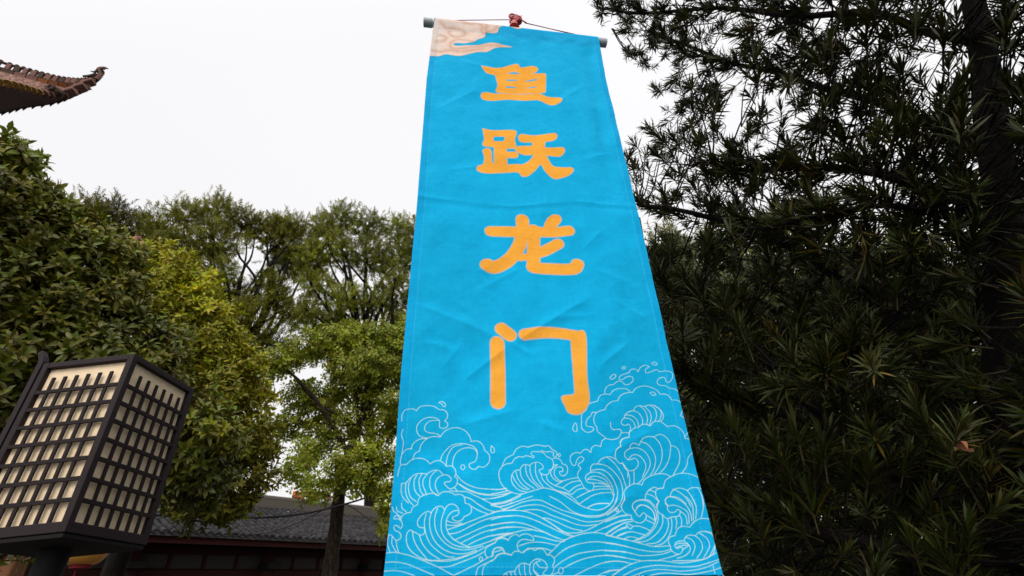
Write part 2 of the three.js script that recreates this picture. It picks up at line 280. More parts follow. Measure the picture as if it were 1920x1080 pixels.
// the ginkgo with its layered boughs in front of the hall
{
  const t = thing('ginkgo_tree', 'ginkgo with layered light green boughs and a bare grey trunk before the red hall', 'tree'), D = 8.6;
  const L = [[505, 690, D, 22], [530, 672, D, 24], [565, 658, D, 28], [610, 645, D, 30], [655, 640, D, 32], [705, 640, D, 32], [748, 650, D, 28], [690, 690, D - 0.5, 34], [645, 690, D, 28], [740, 705, D, 34], [690, 740, D, 30], [745, 760, D - 0.4, 28], [640, 735, D + 0.5, 30], [565, 745, D + 0.6, 28], [600, 775, D + 0.5, 32], [545, 800, D + 0.6, 24], [595, 835, D + 0.3, 30], [650, 800, D, 24], [720, 800, D, 30], [690, 855, D - 0.5, 30], [740, 870, D - 0.5, 24], [560, 880, D, 30], [640, 885, D - 0.6, 32], [590, 920, D - 0.5, 24], [690, 905, D - 0.6, 26], [735, 925, D - 0.6, 22], [728, 965, D - 0.6, 16], [722, 1000, D - 0.6, 10], [800, 700, D, 50], [810, 800, D, 50], [780, 620, D, 30]];
  const { places, out } = blobs(L, 14, { density: 150, size: 1.0, jit: 0.6, up: 0.2, out: 0.6, warm: 0.15 });
  const g = [3].map((s) => sprig(s, { n: 16, len: 0.062, wid: 0.062, stem: 0.16, tilt: [0.7, 1.7], droop: 0.5, fold: 0.1, shape: FAN, seg: 2, odd: 0.1, oddTint: [1.5, 1.5, 0.8], stalk: 0.004, off: 0.02 }));
  const base = at(616, 1080, D); base.y = 0;
  mesh('trunk', limb([base, at(616, 1085, D), at(628, 1000, D), at(638, 920, D), at(652, 860, D), at(672, 800, D), at(700, 735, D), at(735, 680, D)], 0.125, 0.05, 10, 6, 0.18, 4), barkGrey, t);
  const bough = (p, q) => p.map(([x, y, d]) => at(x, y, d + (q || 0)));
  mesh('limb', limb(bough([[655, 855, D], [625, 800, D], [585, 740, D], [530, 690, D], [500, 690, D]]), 0.05, 0.012, 6, 4, 0.15, 5), barkGrey, t);
  mesh('limb', limb(bough([[690, 760, D], [660, 710, D], [630, 670, D], [600, 650, D]]), 0.04, 0.012, 6, 4, 0.15, 6), barkGrey, t);
  mesh('limb', limb(bough([[640, 910, D], [690, 880, D - 0.4], [730, 870, D - 0.6]]), 0.035, 0.012, 6, 4, 0.15, 7), barkGrey, t);
  limbs(t, at(672, 800, D), out, 3, 0.03, barkGrey, 8, 0.1); crown(t, places, g, leafMat(lin(0.21, 0.27, 0.014), { transmission: 0.4 })); rebase(t, base);
}
// two broad-leaved evergreens on the left
const broad = [1, 2, 3].map((s) => sprig(20 + s, { n: 10, len: 0.105, wid: 0.036, stem: 0.085, tilt: [0.35, 1.35], droop: 1.0, fold: 0.28, shape: OVAL, seg: 3, odd: 0.06, oddTint: [1.6, 1.5, 0.8], stalk: 0.004 }));
{
  const t = thing('broadleaf_evergreen', 'yellow-green broad-leaved evergreen with rounded right side, beside the ginkgo', 'tree'), D = 6.6;
  const L = [[250, 490, D + 0.4, 34], [300, 490, D + 0.3, 34], [335, 515, D, 40], [365, 545, D, 40], [350, 590, D, 44], [395, 600, D, 46], [415, 650, D, 44], [455, 690, D - 0.1, 38], [430, 730, D - 0.2, 50, 1, 0.6], [475, 745, D, 32, 1, 0.75], [375, 660, D, 60, 1, 0.7], [290, 560, D, 50, 1, 0.85], [300, 640, D, 60, 1, 0.55], [390, 770, D - 0.2, 60, 1, 0.42], [485, 800, D, 30, 1, 0.5], [455, 830, D - 0.3, 44, 1, 0.4], [498, 850, D, 20, 1, 0.4], [410, 850, D - 0.2, 50, 1, 0.35], [480, 890, D - 0.3, 26, 1, 0.35], [440, 915, D - 0.3, 40, 1, 0.3], [385, 935, D - 0.3, 36, 1, 0.3], [345, 950, D - 0.3, 24, 1, 0.3], [350, 860, D, 60, 1, 0.35], [330, 760, D + 0.3, 70, 1, 0.4], [460, 950, D - 0.2, 20, 1, 0.35], [420, 960, D - 0.2, 24, 1, 0.3], [370, 965, D, 22, 1, 0.3], [500, 905, D - 0.2, 16, 1, 0.4]];  // last value: lit upper rim painted into leaf colour, lower older leaves darker
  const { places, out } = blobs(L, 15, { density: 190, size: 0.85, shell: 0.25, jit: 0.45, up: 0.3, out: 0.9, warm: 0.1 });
  const base = at(235, 1030, D + 0.2); base.y = 0; const fork = at(330, 880, D + 0.2);
  mesh('trunk', limb([base, at(262, 960, D + 0.2), fork], 0.11, 0.08, 9, 5, 0.15, 12), barkDark, t);
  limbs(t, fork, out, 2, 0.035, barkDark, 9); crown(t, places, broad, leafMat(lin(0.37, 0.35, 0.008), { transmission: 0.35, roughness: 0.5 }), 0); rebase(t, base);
}
{
  const t = thing('broadleaf_evergreen', 'dark glossy broad-leaved evergreen filling the left side behind the lattice lantern', 'tree'), D = 4.9;
  const L = [[-10, 300, D, 50, 1, 1.5], [25, 320, D, 40, 1, 1.6], [40, 370, D, 44, 1, 1.5], [5, 380, D, 60, 1, 1.2], [85, 415, D, 44, 1, 1.5], [130, 415, D, 36, 1, 1.5], [60, 460, D, 66, 1, 0.9], [160, 450, D, 44, 1, 1.5], [205, 475, D, 44, 1, 1.5], [140, 510, D, 66, 1, 1], [225, 520, D, 34, 1, 1.5], [205, 570, D, 54, 1, 1], [30, 560, D, 80, 1, 0.8], [120, 600, D, 80, 1, 0.8], [245, 640, D, 56, 1, 0.9], [180, 680, D - 0.2, 66, 1, 0.8], [290, 700, D - 0.2, 50, 1, 0.9], [320, 640, D - 0.1, 30, 0.7, 1.1], [20, 680, D, 80, 1, 0.7], [345, 810, D - 0.5, 42, 1, 1.1], [400, 815, D - 0.6, 34, 1, 1.3], [430, 835, D - 0.5, 26, 1, 1.3], [370, 860, D - 0.4, 44, 1, 0.9], [350, 750, D, 30, 0.8, 0.9], [250, 790, D, 80, 1, 0.6], [330, 910, D - 0.2, 40, 1, 0.5], [300, 880, D, 60, 1, 0.5], [390, 900, D - 0.3, 36, 1, 0.5], [-30, 480, D, 80], [-40, 800, D, 90, 1, 0.6], [80, 800, D + 0.2, 90, 1, 0.5], [15, 1035, D - 0.8, 24, 1, 0.5], [-80, 380, D, 90], [60, 900, D + 0.2, 70, 1, 0.4], [160, 900, D + 0.3, 80, 1, 0.4]];  // clump tints paint in the lit, younger upper crown; lower clumps are darker
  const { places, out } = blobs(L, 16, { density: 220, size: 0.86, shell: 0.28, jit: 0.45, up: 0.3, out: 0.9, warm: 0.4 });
  const base = at(60, 1010, D + 0.2); base.y = 0; const fork = at(130, 880, D + 0.2);
  mesh('trunk', limb([base, at(90, 960, D + 0.2), fork], 0.15, 0.12, 10, 5, 0.15, 13), barkDark, t);
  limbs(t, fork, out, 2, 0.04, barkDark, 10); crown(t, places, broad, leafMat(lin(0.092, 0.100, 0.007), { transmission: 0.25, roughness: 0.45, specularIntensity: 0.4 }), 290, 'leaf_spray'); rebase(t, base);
}
// a dark evergreen thicket behind the yew pine, right of the banner
{
  const t = thing('dark_evergreen', 'dense dark evergreen tree low behind the yew pine, right of the banner', 'tree'), D = 7.5, L = [], r = rng(77);
  for (let x = 1230; x < 2100; x += 95) for (let y = 560; y < 1150; y += 90) L.push([x + (r() - 0.5) * 60, y + (r() - 0.5) * 50, D + r() * 1.5, 62 + r() * 20]);
  L.push([1280, 880, D, 60], [1320, 965, D, 60], [1265, 780, D, 60], [1270, 480, D + 2, 40], [1350, 500, D + 2, 40], [1440, 520, D + 1, 50]);
  const { places, out } = blobs(L, 17, { density: 55, size: 1.3, shell: 0.35, jit: 0.6, up: 0.3, out: 0.8, warm: 0.3 });
  const base = at(1600, 1080, D + 0.6); base.y = 0; const fork = at(1600, 900, D + 0.6);
  mesh('trunk', limb([base, base.clone().lerp(fork, 0.5).add(V(0.1, 0, 0)), fork], 0.2, 0.14, 9, 5, 0.15, 14), barkDark, t);
  limbs(t, fork, out, 3, 0.05, barkDark, 11); crown(t, places, broad.slice(0, 1), leafMat(lin(0.035, 0.045, 0.008), { transmission: 0.25 })); rebase(t, base);
}
{
  const t = thing('feathery_tree', 'bright green feathery tree glimpsed through the yew pine boughs right of the banner', 'tree'), D = 12, L = [];
  for (const [x, y, q] of [[1260, 470, 40], [1310, 520, 46], [1270, 560, 46], [1350, 570, 50], [1230, 520, 36], [1420, 480, 46], [1500, 520, 50], [1300, 620, 50], [1600, 500, 44], [1700, 480, 44], [1800, 520, 50], [1480, 440, 34], [1360, 440, 36], [1570, 560, 50], [1660, 570, 50]]) L.push([x, y, D, q]);
  const { places, out } = blobs(L, 18, { density: 30, size: 0.9, jit: 0.7, up: 0.4, out: 0.6, warm: 0.3 });
  const base = at(1450, 1050, D); base.y = 0; const fork = at(1450, 760, D);
  mesh('trunk', limb([base, at(1455, 900, D), fork], 0.22, 0.15, 8, 5, 0.12, 15), barkDark, t);
  limbs(t, fork, out, 1, 0.07, barkDark, 12); crown(t, places, feather.slice(1), leafMat(lin(0.14, 0.17, 0.012), { transmission: 0.45 })); rebase(t, base);
}
// the yew pine: near, with straps of leaves in tufts at the twig ends
{
  const t = thing('yew_pine', 'large dark yew pine with strap leaves in tufts, filling the right of the view', 'tree');
  const T = [at(1908, 1080, 3.0), at(1897, 800, 3.0), at(1888, 600, 3.02), at(1880, 400, 3.05), at(1858, 200, 3.1), at(1832, 40, 3.2), at(1800, -160, 3.35), at(1790, -400, 3.5)];
  const foot = T[0].clone(); foot.y = -0.02;
  mesh('trunk', limb([foot, ...T], 0.115, 0.038, 14, 8, 0.2, 21), barkDark, t);
  const B = [
    [[1880, 450, 3.05], [1800, 375, 2.9], [1700, 338, 2.8], [1600, 318, 2.7], [1500, 312, 2.6], [1420, 320, 2.5], [1335, 308, 2.45]],
    [[1868, 290, 3.08], [1760, 240, 3.2], [1640, 190, 3.2], [1544, 165, 3.2], [1439, 131, 3.1], [1377, 120, 3.0], [1300, 90, 2.9], [1220, 60, 2.8]],
    [[1890, 640, 3.02], [1800, 600, 3.1], [1697, 566, 3.1], [1595, 538, 3.1], [1516, 481, 3.0], [1430, 440, 2.9], [1364, 418, 2.85], [1272, 394, 2.75], [1195, 384, 2.7]],
    [[1900, 960, 3.0], [1760, 890, 2.9], [1629, 831, 2.8], [1539, 775, 2.75], [1437, 673, 2.7], [1369, 600, 2.65], [1300, 560, 2.6], [1240, 535, 2.55]],
    [[1906, 1060, 3.0], [1700, 1030, 2.6], [1540, 1000, 2.4], [1398, 956, 2.3], [1324, 916, 2.25], [1260, 890, 2.2]],
    [[1840, 80, 3.18], [1740, 60, 3.0], [1640, 25, 2.8], [1500, 30, 2.7], [1350, 15, 2.7], [1200, 25, 2.7], [1120, 15, 2.7]],
    [[1879, 430, 3.0], [1770, 405, 2.6], [1660, 385, 2.4], [1560, 400, 2.3], [1420, 430, 2.2]],
    [[1815, -100, 3.3], [1650, -150, 2.9], [1450, -120, 2.7], [1250, -90, 2.7]],
    [[1895, 800, 3.0], [1960, 640, 2.5], [2040, 480, 2.2], [2120, 300, 2.0]],
    [[1629, 831, 2.8], [1540, 800, 2.6], [1440, 770, 2.5], [1340, 735, 2.5], [1280, 720, 2.5]],
    [[1697, 566, 3.1], [1640, 640, 2.7], [1580, 690, 2.4], [1500, 720, 2.2]],
  ];
  const nodes = [], rad = [0.034, 0.036, 0.042, 0.045, 0.035, 0.032, 0.022, 0.03, 0.03, 0.022, 0.02];
  B.forEach((b, i) => { const pts = b.map((a) => at(...a)); const c = new THREE.CatmullRomCurve3(pts, false, 'centripetal'); mesh('limb', limb(pts, rad[i], rad[i] * 0.3, 8, 5, 0.2, 30 + i), barkDark, t); for (let k = 2; k <= 40; k++) nodes.push({ p: c.getPoint(k / 40), d: c.getTangent(k / 40) }); });
  const r = rng(99), edge = [[-400, 1080], [0, 1095], [60, 1130], [95, 1138], [130, 1205], [200, 1200], [250, 1235], [268, 1215], [275, 1165], [330, 1160], [500, 1210], [1080, 1330], [1200, 1350]];
  const left = (y) => { for (let i = 1; i < edge.length; i++) if (y <= edge[i][0]) return lerp(edge[i - 1][1], edge[i][1], (y - edge[i - 1][0]) / (edge[i][0] - edge[i - 1][0])); return 1350; };
  const holes = [[1790, 145, 48, 34], [1545, 302, 36, 22], [1640, 395, 44, 26], [1385, 195, 30, 26], [1780, 425, 44, 18], [1470, 245, 20, 16], [1260, 350, 24, 20], [1480, 90, 24, 18], [1640, 110, 20, 20]];
  const places = [], twigs = [];
  const step = 44;
  for (let y = -330; y < 1130; y += step) for (let x = 1080; x < 2150; x += step) for (let layer = 0; layer < 2; layer++) {
    const px = x + (r() - 0.5) * step * 1.2, py = y + (r() - 0.5) * step * 1.2, u = r(), dep = r();
    const out = px > 1930 || py < -30; if (out && u > 0.45) continue;
    if (px < left(py)) continue;
    if (holes.some(([hx, hy, a, b]) => ((px - hx) / a) ** 2 + ((py - hy) / b) ** 2 < 1.15)) continue;
    if (layer === 0 && u > (py < 430 ? 0.55 : 0.42)) continue;
    if (layer === 1 && u > (py < 430 ? 0.96 : 0.92)) continue;
    const tgt = at(px, py, layer ? 2.75 + dep * 1.2 : 2.25 + dep * 0.5);
    let best = null, bd = 1e9; for (const n of nodes) { const q = n.p.distanceTo(tgt) + 0.25 * Math.max(0, n.p.y - tgt.y); if (q < bd) { bd = q; best = n; } }
    let s = best.p; if (bd > 0.75) s = tgt.clone().lerp(best.p, 0.6 / bd);
    const td = tgt.clone().sub(s), L = td.length(); td.normalize();
    const mid = s.clone().lerp(tgt, 0.5).add(V(0, -0.06 * L, 0)).addScaledVector(randDir(r), 0.08 * L);
    const inside = (...ps) => ps.every((q) => { const w = toPx(q); return w[0] > left(w[1]) - 8; }); if (inside(s, mid, tgt, s.clone().lerp(mid, 0.5))) twigs.push(limb([s, mid, tgt], 0.0065, 0.003, 4, 3, 0, 1)); else continue;
    const n = 3 + Math.floor(r() * 2);
    for (let k = 0; k < n; k++) {
      const side = randDir(r).multiplyScalar(0.10).add(V(0, 0.02, 0)), p = (k === 0 ? tgt.clone() : s.clone().lerp(tgt, 0.55 + 0.45 * r()).add(side));
      const q0 = toPx(p), tx = q0[1] < 400 ? lerp(1832, 1880, clamp((q0[1] - 40) / 360, 0, 1)) : lerp(1880, 1908, clamp((q0[1] - 400) / 680, 0, 1)); if (Math.abs(q0[0] - tx) < 40 && Math.hypot(p.x, p.z) < 3.15) continue; if (q0[2] > 0 && q0[0] < left(q0[1]) + 2 && q0[1] > -60) continue;
      if (k) twigs.push(limb([s.clone().lerp(tgt, 0.5), s.clone().lerp(p, 0.75), p], 0.004, 0.0025, 4, 2, 0, 2));
      const dir = td.clone().multiplyScalar(0.55).add(V(0, 0.65, 0)).addScaledVector(randDir(r), 0.5).normalize();
      const w = r(), c = 0.7 + 0.6 * r();
      places.push({ p, dir, s: 0.58 + 0.6 * r(), spin: r() * 6.28, c: w < 0.05 ? lin(c * 2.2, c * 1.5, c * 0.8) : lin(c, c, c) });
    }
  }
  B.forEach((b, i) => { // tufts straight off the outer limbs
    const c = new THREE.CatmullRomCurve3(b.map((a) => at(...a)), false, 'centripetal');
    for (let k = 0; k < 26; k++) { const s = 0.45 + 0.55 * k / 25, p = c.getPoint(s).addScaledVector(randDir(r), 0.05), [x, y] = toPx(p); if (x < left(y) - 45) continue; const cc = 0.7 + 0.6 * r(); places.push({ p, dir: c.getTangent(s).multiplyScalar(0.5).add(V(0, 0.6, 0)).addScaledVector(randDir(r), 0.6).normalize(), s: 0.8 + 0.4 * r(), spin: r() * 6.28, c: lin(cc, cc, cc) }); }
  });
  for (let k = 0; k < 900; k++) { const q = randDir(r).multiplyScalar(Math.cbrt(r())), p = V(3.2 + q.x * 2.2, 6.4 + q.y * 1.0, -1.2 + q.z * 2.6), z = toPx(p); if (z[2] > 0 && z[0] > -50 && z[0] < 1970 && z[1] > -60 && z[1] < 1140) continue; places.push({ p, dir: randDir(r).add(V(0, 0.5, 0)).normalize(), s: 1.7, spin: r() * 6.28, c: lin(1, 1, 1) }); } // unseen tufts overhead, out of frame, added to shade the lower right
  for (let i = places.length - 1; i >= 0; i--) { const [x, y, z] = toPx(places[i].p); if (z > 0 && Math.hypot(x - 1134, y - 70) < 46) places.splice(i, 1); } // air round the rod's end
  const tw = mesh('twigs', twigs, barkDark, t); tw.userData.kind = 'stuff';
  const tuft = [1, 2, 3, 4].map((s) => sprig(40 + s, { n: 28, len: 0.105, wid: 0.0092, stem: 0.085, tilt: [0.12, 1.05], droop: 0.35, fold: 0.12, shape: STRAP, seg: 3, odd: 0.05, oddTint: [2.6, 1.7, 0.7], stalk: 0.004 }));
  crown(t, places, tuft, leafMat(lin(0.022, 0.026, 0.004), { transmission: 0.2, roughness: 0.5, specularIntensity: 0.24 }), 290, 'leaf_tuft'); rebase(t, foot);
  // a few yellowed sprays and a curled dead leaf near the viewer
  const pale = leafMat(lin(0.05, 0.05, 0.009), { transmission: 0.25 });
  for (const [x, y, d, s, q] of [[1790, 838, 2.0, 0.85, 1], [1480, 170, 2.2, 0.7, 3], [1560, 95, 2.1, 0.75, 1], [1640, 700, 2.0, 0.75, 2]]) { const m = shade(new THREE.Mesh(tuft[q], pale)); m.name = 'leaf_tuft'; m.position.copy(at(x, y, d)).sub(foot); orient(V(-0.3, 0.5, 0.6).addScaledVector(randDir(r), 0.3).normalize(), r() * 6, m.quaternion); m.scale.setScalar(s); t.add(m); }
  const dead = [leaf(0.10, 0.013, 4.2, 0.4, STRAP, 10), leaf(0.075, 0.011, -3.2, 0.4, STRAP, 9).rotateZ(0.9), leaf(0.06, 0.010, 1.6, 0.4, STRAP, 6).rotateZ(-0.8)].map((g) => g.rotateX(0.5).rotateZ(-1.0)), dp = at(1803, 842, 1.98);
  const dl = mesh('dead_leaf', dead, std(lin(0.20, 0.075, 0.035), { side: THREE.DoubleSide }), t); dl.position.copy(dp).sub(foot);
  console.log('tufts', places.length, 'twigs', twigs.length);
}

// ------------------------------------------------------------------ the pavilion's upturned roof corner, top left
{
  const t = thing('pavilion_roof', 'upturned corner of a clay tiled pavilion roof with pierced hip ridge and beast finial, top left', 'pavilion');
  const stain = tex(128, 128, (u, v) => 0.55 + 0.35 * tn(u, v, 10, 3) + 0.3 * tn(u, v, 36, 6), true);
  const clay = std(lin(0.52, 0.265, 0.205), { map: stain, roughness: 0.9 }), mossy = std(lin(0.20, 0.125, 0.10), { map: stain, roughness: 0.95 }), glaze = std(lin(0.70, 0.38, 0.08), { map: stain, roughness: 0.55 }), orange = std(lin(0.62, 0.20, 0.05), { map: stain, roughness: 0.8 }), under = std(lin(0.045, 0.02, 0.016), { roughness: 0.9 });
  const cv = (a) => new THREE.CatmullRomCurve3(a.map((q) => at(...q)), false, 'centripetal');
  const hip = cv([[-120, 92, 9.9], [0, 129, 9.5], [60, 145, 9.3], [110, 156, 9.15], [150, 158, 9.05], [176, 152, 9.0], [187, 144, 9.0]]);      // foot of the pierced ridge
  const eaveN = cv([[-150, 120, 8.3], [0, 152, 8.55], [40, 161, 8.7], [75, 171, 8.85], [110, 177, 8.97], [150, 168, 9.02], [182, 152, 9.02]]);   // near eave
  const eaveF = cv([[-150, 228, 10.6], [0, 208, 9.9], [50, 197, 9.6], [110, 187, 9.2], [150, 170, 9.05], [184, 152, 9.02]]);                    // far eave, seen from below
  const loft = (a, b, n, m, lift = 0) => { const P = [], U = [], I = []; for (let i = 0; i <= n; i++) { const p = a.getPoint(i / n), q = b.getPoint(i / n); for (let j = 0; j <= m; j++) { const v = p.clone().lerp(q, j / m); v.y += lift; P.push(v.x, v.y, v.z); U.push(i / n * 6, j / m); } } for (let i = 0; i < n; i++) for (let j = 0; j < m; j++) { const k = i * (m + 1) + j; I.push(k, k + 1, k + m + 2, k, k + m + 2, k + m + 1); } const g = new THREE.BufferGeometry(); g.setAttribute('position', new THREE.Float32BufferAttribute(P, 3)); g.setAttribute('uv', new THREE.Float32BufferAttribute(U, 2)); g.setIndex(I); g.computeVertexNormals(); return g; };
  mesh('roof', [loft(hip, eaveN, 40, 4, -0.02), loft(hip, eaveF, 40, 4, -0.02)], clay, t);
  mesh('soffit', loft(eaveN, eaveF, 40, 3, -0.09), under, t);
  mesh('eave_board', [loft(eaveN, new THREE.CatmullRomCurve3(eaveN.getPoints(40).map((p) => p.clone().add(V(0, -0.10, 0)))), 40, 1, 0), loft(eaveF, new THREE.CatmullRomCurve3(eaveF.getPoints(40).map((p) => p.clone().add(V(0, -0.10, 0)))), 40, 1, 0)], under, t);
  // a band of glazed bricks under the ridge
  for (let i = 0; i < 9; i++) { const a = 0.12 + i * 0.066, p = hip.getPoint(a), q = hip.getPoint(a + 0.062), dn = V(0.03, -0.105, 0.03); mesh('brick', bar(p.clone().add(dn), q.clone().add(dn), 0.09, 0.09), [mossy, mossy, clay, clay, orange, orange, orange, clay, mossy][i], t); }
  // pierced ridge: foot rail, posts with holes between them, capping of scalloped tiles
  const up = (p, h) => p.clone().add(V(0, h, 0)), n = 20, hh = (s) => 0.165 - 0.05 * s;
  const foot = [], cap = []; for (let i = 0; i <= 30; i++) { const p = hip.getPoint(0.08 + 0.9 * i / 30); foot.push(up(p, 0.015)); cap.push(up(p, hh(i / 30))); }
  mesh('ridge_rail', tube(foot, 0.026, 6, 60), mossy, t); mesh('ridge_rail', tube(cap, 0.024, 6, 60), mossy, t);
  for (let i = 0; i < n; i++) { const s = (i + 0.5) / n, a = 0.08 + 0.9 * s, p = hip.getPoint(a), h = hh(s), solid = i % 2 ? 0.046 : 0.036; const tx = hip.getTangent(a).setY(0).normalize(); mesh('ridge_block', bar(up(p, 0.01), up(p, h), solid * 1.55, 0.06, tx), i % 3 ? clay : mossy, t); }
  for (let i = 0; i < 26; i++) { const s = i / 25, p = up(hip.getPoint(0.08 + 0.9 * s), hh(s) + 0.025); mesh('ridge_tile', new THREE.SphereGeometry(0.033, 7, 5).scale(1.2, 0.75, 1).translate(p.x, p.y, p.z), mossy, t); }
  // rows of tiles along the near eave: a cover tile with a round end disc, and pan lips between
  const inwards = (s) => hip.getPoint(s).sub(eaveN.getPoint(s)).normalize();
  for (let i = 0; i < 14; i++) {
    const s = 0.16 + i * 0.056, p = eaveN.getPoint(s), k = inwards(s), out = k.clone().negate();
    if (s < 0.92) mesh('cover_tile', limb([p.clone().add(V(0, 0.0, 0)), p.clone().addScaledVector(k, 0.06), p.clone().addScaledVector(k, 0.13).add(V(0, -0.01, 0))], 0.05, 0.04, 8, 2, 0, 1), clay, t);
    const q = new THREE.Quaternion().setFromUnitVectors(UP, out.clone().add(V(0, -0.25, 0)).normalize()), o = p.clone().addScaledVector(out, 0.03).add(V(0, -0.01, 0));
    mesh('tile_end', new THREE.CylinderGeometry(0.062, 0.062, 0.035, 16).applyQuaternion(q).translate(o.x, o.y, o.z), i < 7 ? glaze : clay, t);
    const m = eaveN.getPoint(s + 0.028), o2 = m.clone().addScaledVector(out, 0.01).add(V(0, -0.075, 0));
    mesh('drip_tile', new THREE.ConeGeometry(0.055, 0.11, 3).rotateX(Math.PI).scale(1, 1, 0.35).applyQuaternion(new THREE.Quaternion().setFromUnitVectors(V(0, 0, 1), V(out.x, 0, out.z).normalize())).translate(o2.x, o2.y, o2.z), i % 3 ? clay : glaze, t);
  }
  for (let i = 0; i < 13; i++) { const s = 0.24 + i * 0.055, p = eaveF.getPoint(s), tg = eaveF.getTangent(s); mesh('drip_tile', new THREE.ConeGeometry(0.06, 0.12, 4).rotateX(Math.PI).scale(1, 1, 0.4).applyQuaternion(new THREE.Quaternion().setFromUnitVectors(V(1, 0, 0), V(tg.x, 0, tg.z).normalize())).translate(p.x, p.y - 0.11, p.z), under, t); }
  // carved boss at the corner and the stepped corbels beneath
  const boss = at(104, 174, 8.93); mesh('corner_boss', [new THREE.SphereGeometry(0.11, 14, 10).scale(1.25, 0.8, 0.9).translate(boss.x, boss.y, boss.z), new THREE.TorusGeometry(0.06, 0.028, 6, 14).translate(boss.x - 0.01, boss.y, boss.z + 0.10)], mossy, t);
  for (const [x, y, d, w] of [[128, 174, 8.96, 0.16], [148, 165, 8.98, 0.15], [165, 156, 9.0, 0.14]]) { const p = at(x, y, d); mesh('corbel', new RoundedBoxGeometry(w * 1.5, w * 0.62, w, 1, 0.02).rotateZ(0.45).translate(p.x, p.y, p.z), clay, t); }
  // beast finial: neck, crest, open jaws, tongue
  const H = (a) => a.map(([x, y]) => at(x, y, 8.98));
  const beast = mesh('finial', limb(H([[180, 150], [186, 144], [187, 137], [184, 131], [189, 128], [196, 128]]), 0.044, 0.028, 8, 5, 0.1, 2), clay, t);
  mesh('jaw', [limb(H([[188, 129], [196, 127], [203, 129]]), 0.036, 0.010, 7, 4, 0.1, 3), limb(H([[190, 132], [194, 134], [195, 140]]), 0.03, 0.008, 6, 4, 0, 4)], mossy, beast);
  mesh('crest', [limb(H([[185, 131], [177, 135], [169, 133]]), 0.035, 0.006, 6, 4, 0, 5), limb(H([[180, 139], [168, 142], [156, 143]]), 0.03, 0.02, 6, 4, 0.2, 6)], mossy, beast);
  rebase(t, V(boss.x, 0, boss.z));
}
// curled ridge end of a hidden roof between the left trees
{
  const D = 11, t = thing('roof_end', 'curled pink clay ridge end of a hidden roof, poking out above the left foliage', 'roof ornament');
  const clay = std(lin(0.36, 0.18, 0.155), { roughness: 0.9 }), g = (a) => a.map(([x, y]) => at(x, y, D));
  mesh('scroll', [limb(g([[240, 485], [250, 466], [262, 462], [267, 454], [260, 448], [254, 453], [258, 458]]), 0.07, 0.035, 8, 5, 0.15, 2), limb(g([[252, 466], [248, 456], [256, 444], [264, 446]]), 0.045, 0.02, 7, 4, 0.1, 3)], clay, t);
  const a = at(215, 500, D), b = at(250, 478, D); mesh('ridge', bar(a, b, 0.2, 0.22), std(lin(0.14, 0.12, 0.10)), t);
  const low = at(150, 540, D + 1.5), low2 = at(300, 560, D + 1.5); mesh('roof', bar(low, low2, 1.6, 0.15, V(0.2, 1, 0.6)), std(lin(0.10, 0.095, 0.09)), t);
  rebase(t, V(b.x, 0, b.z));
}

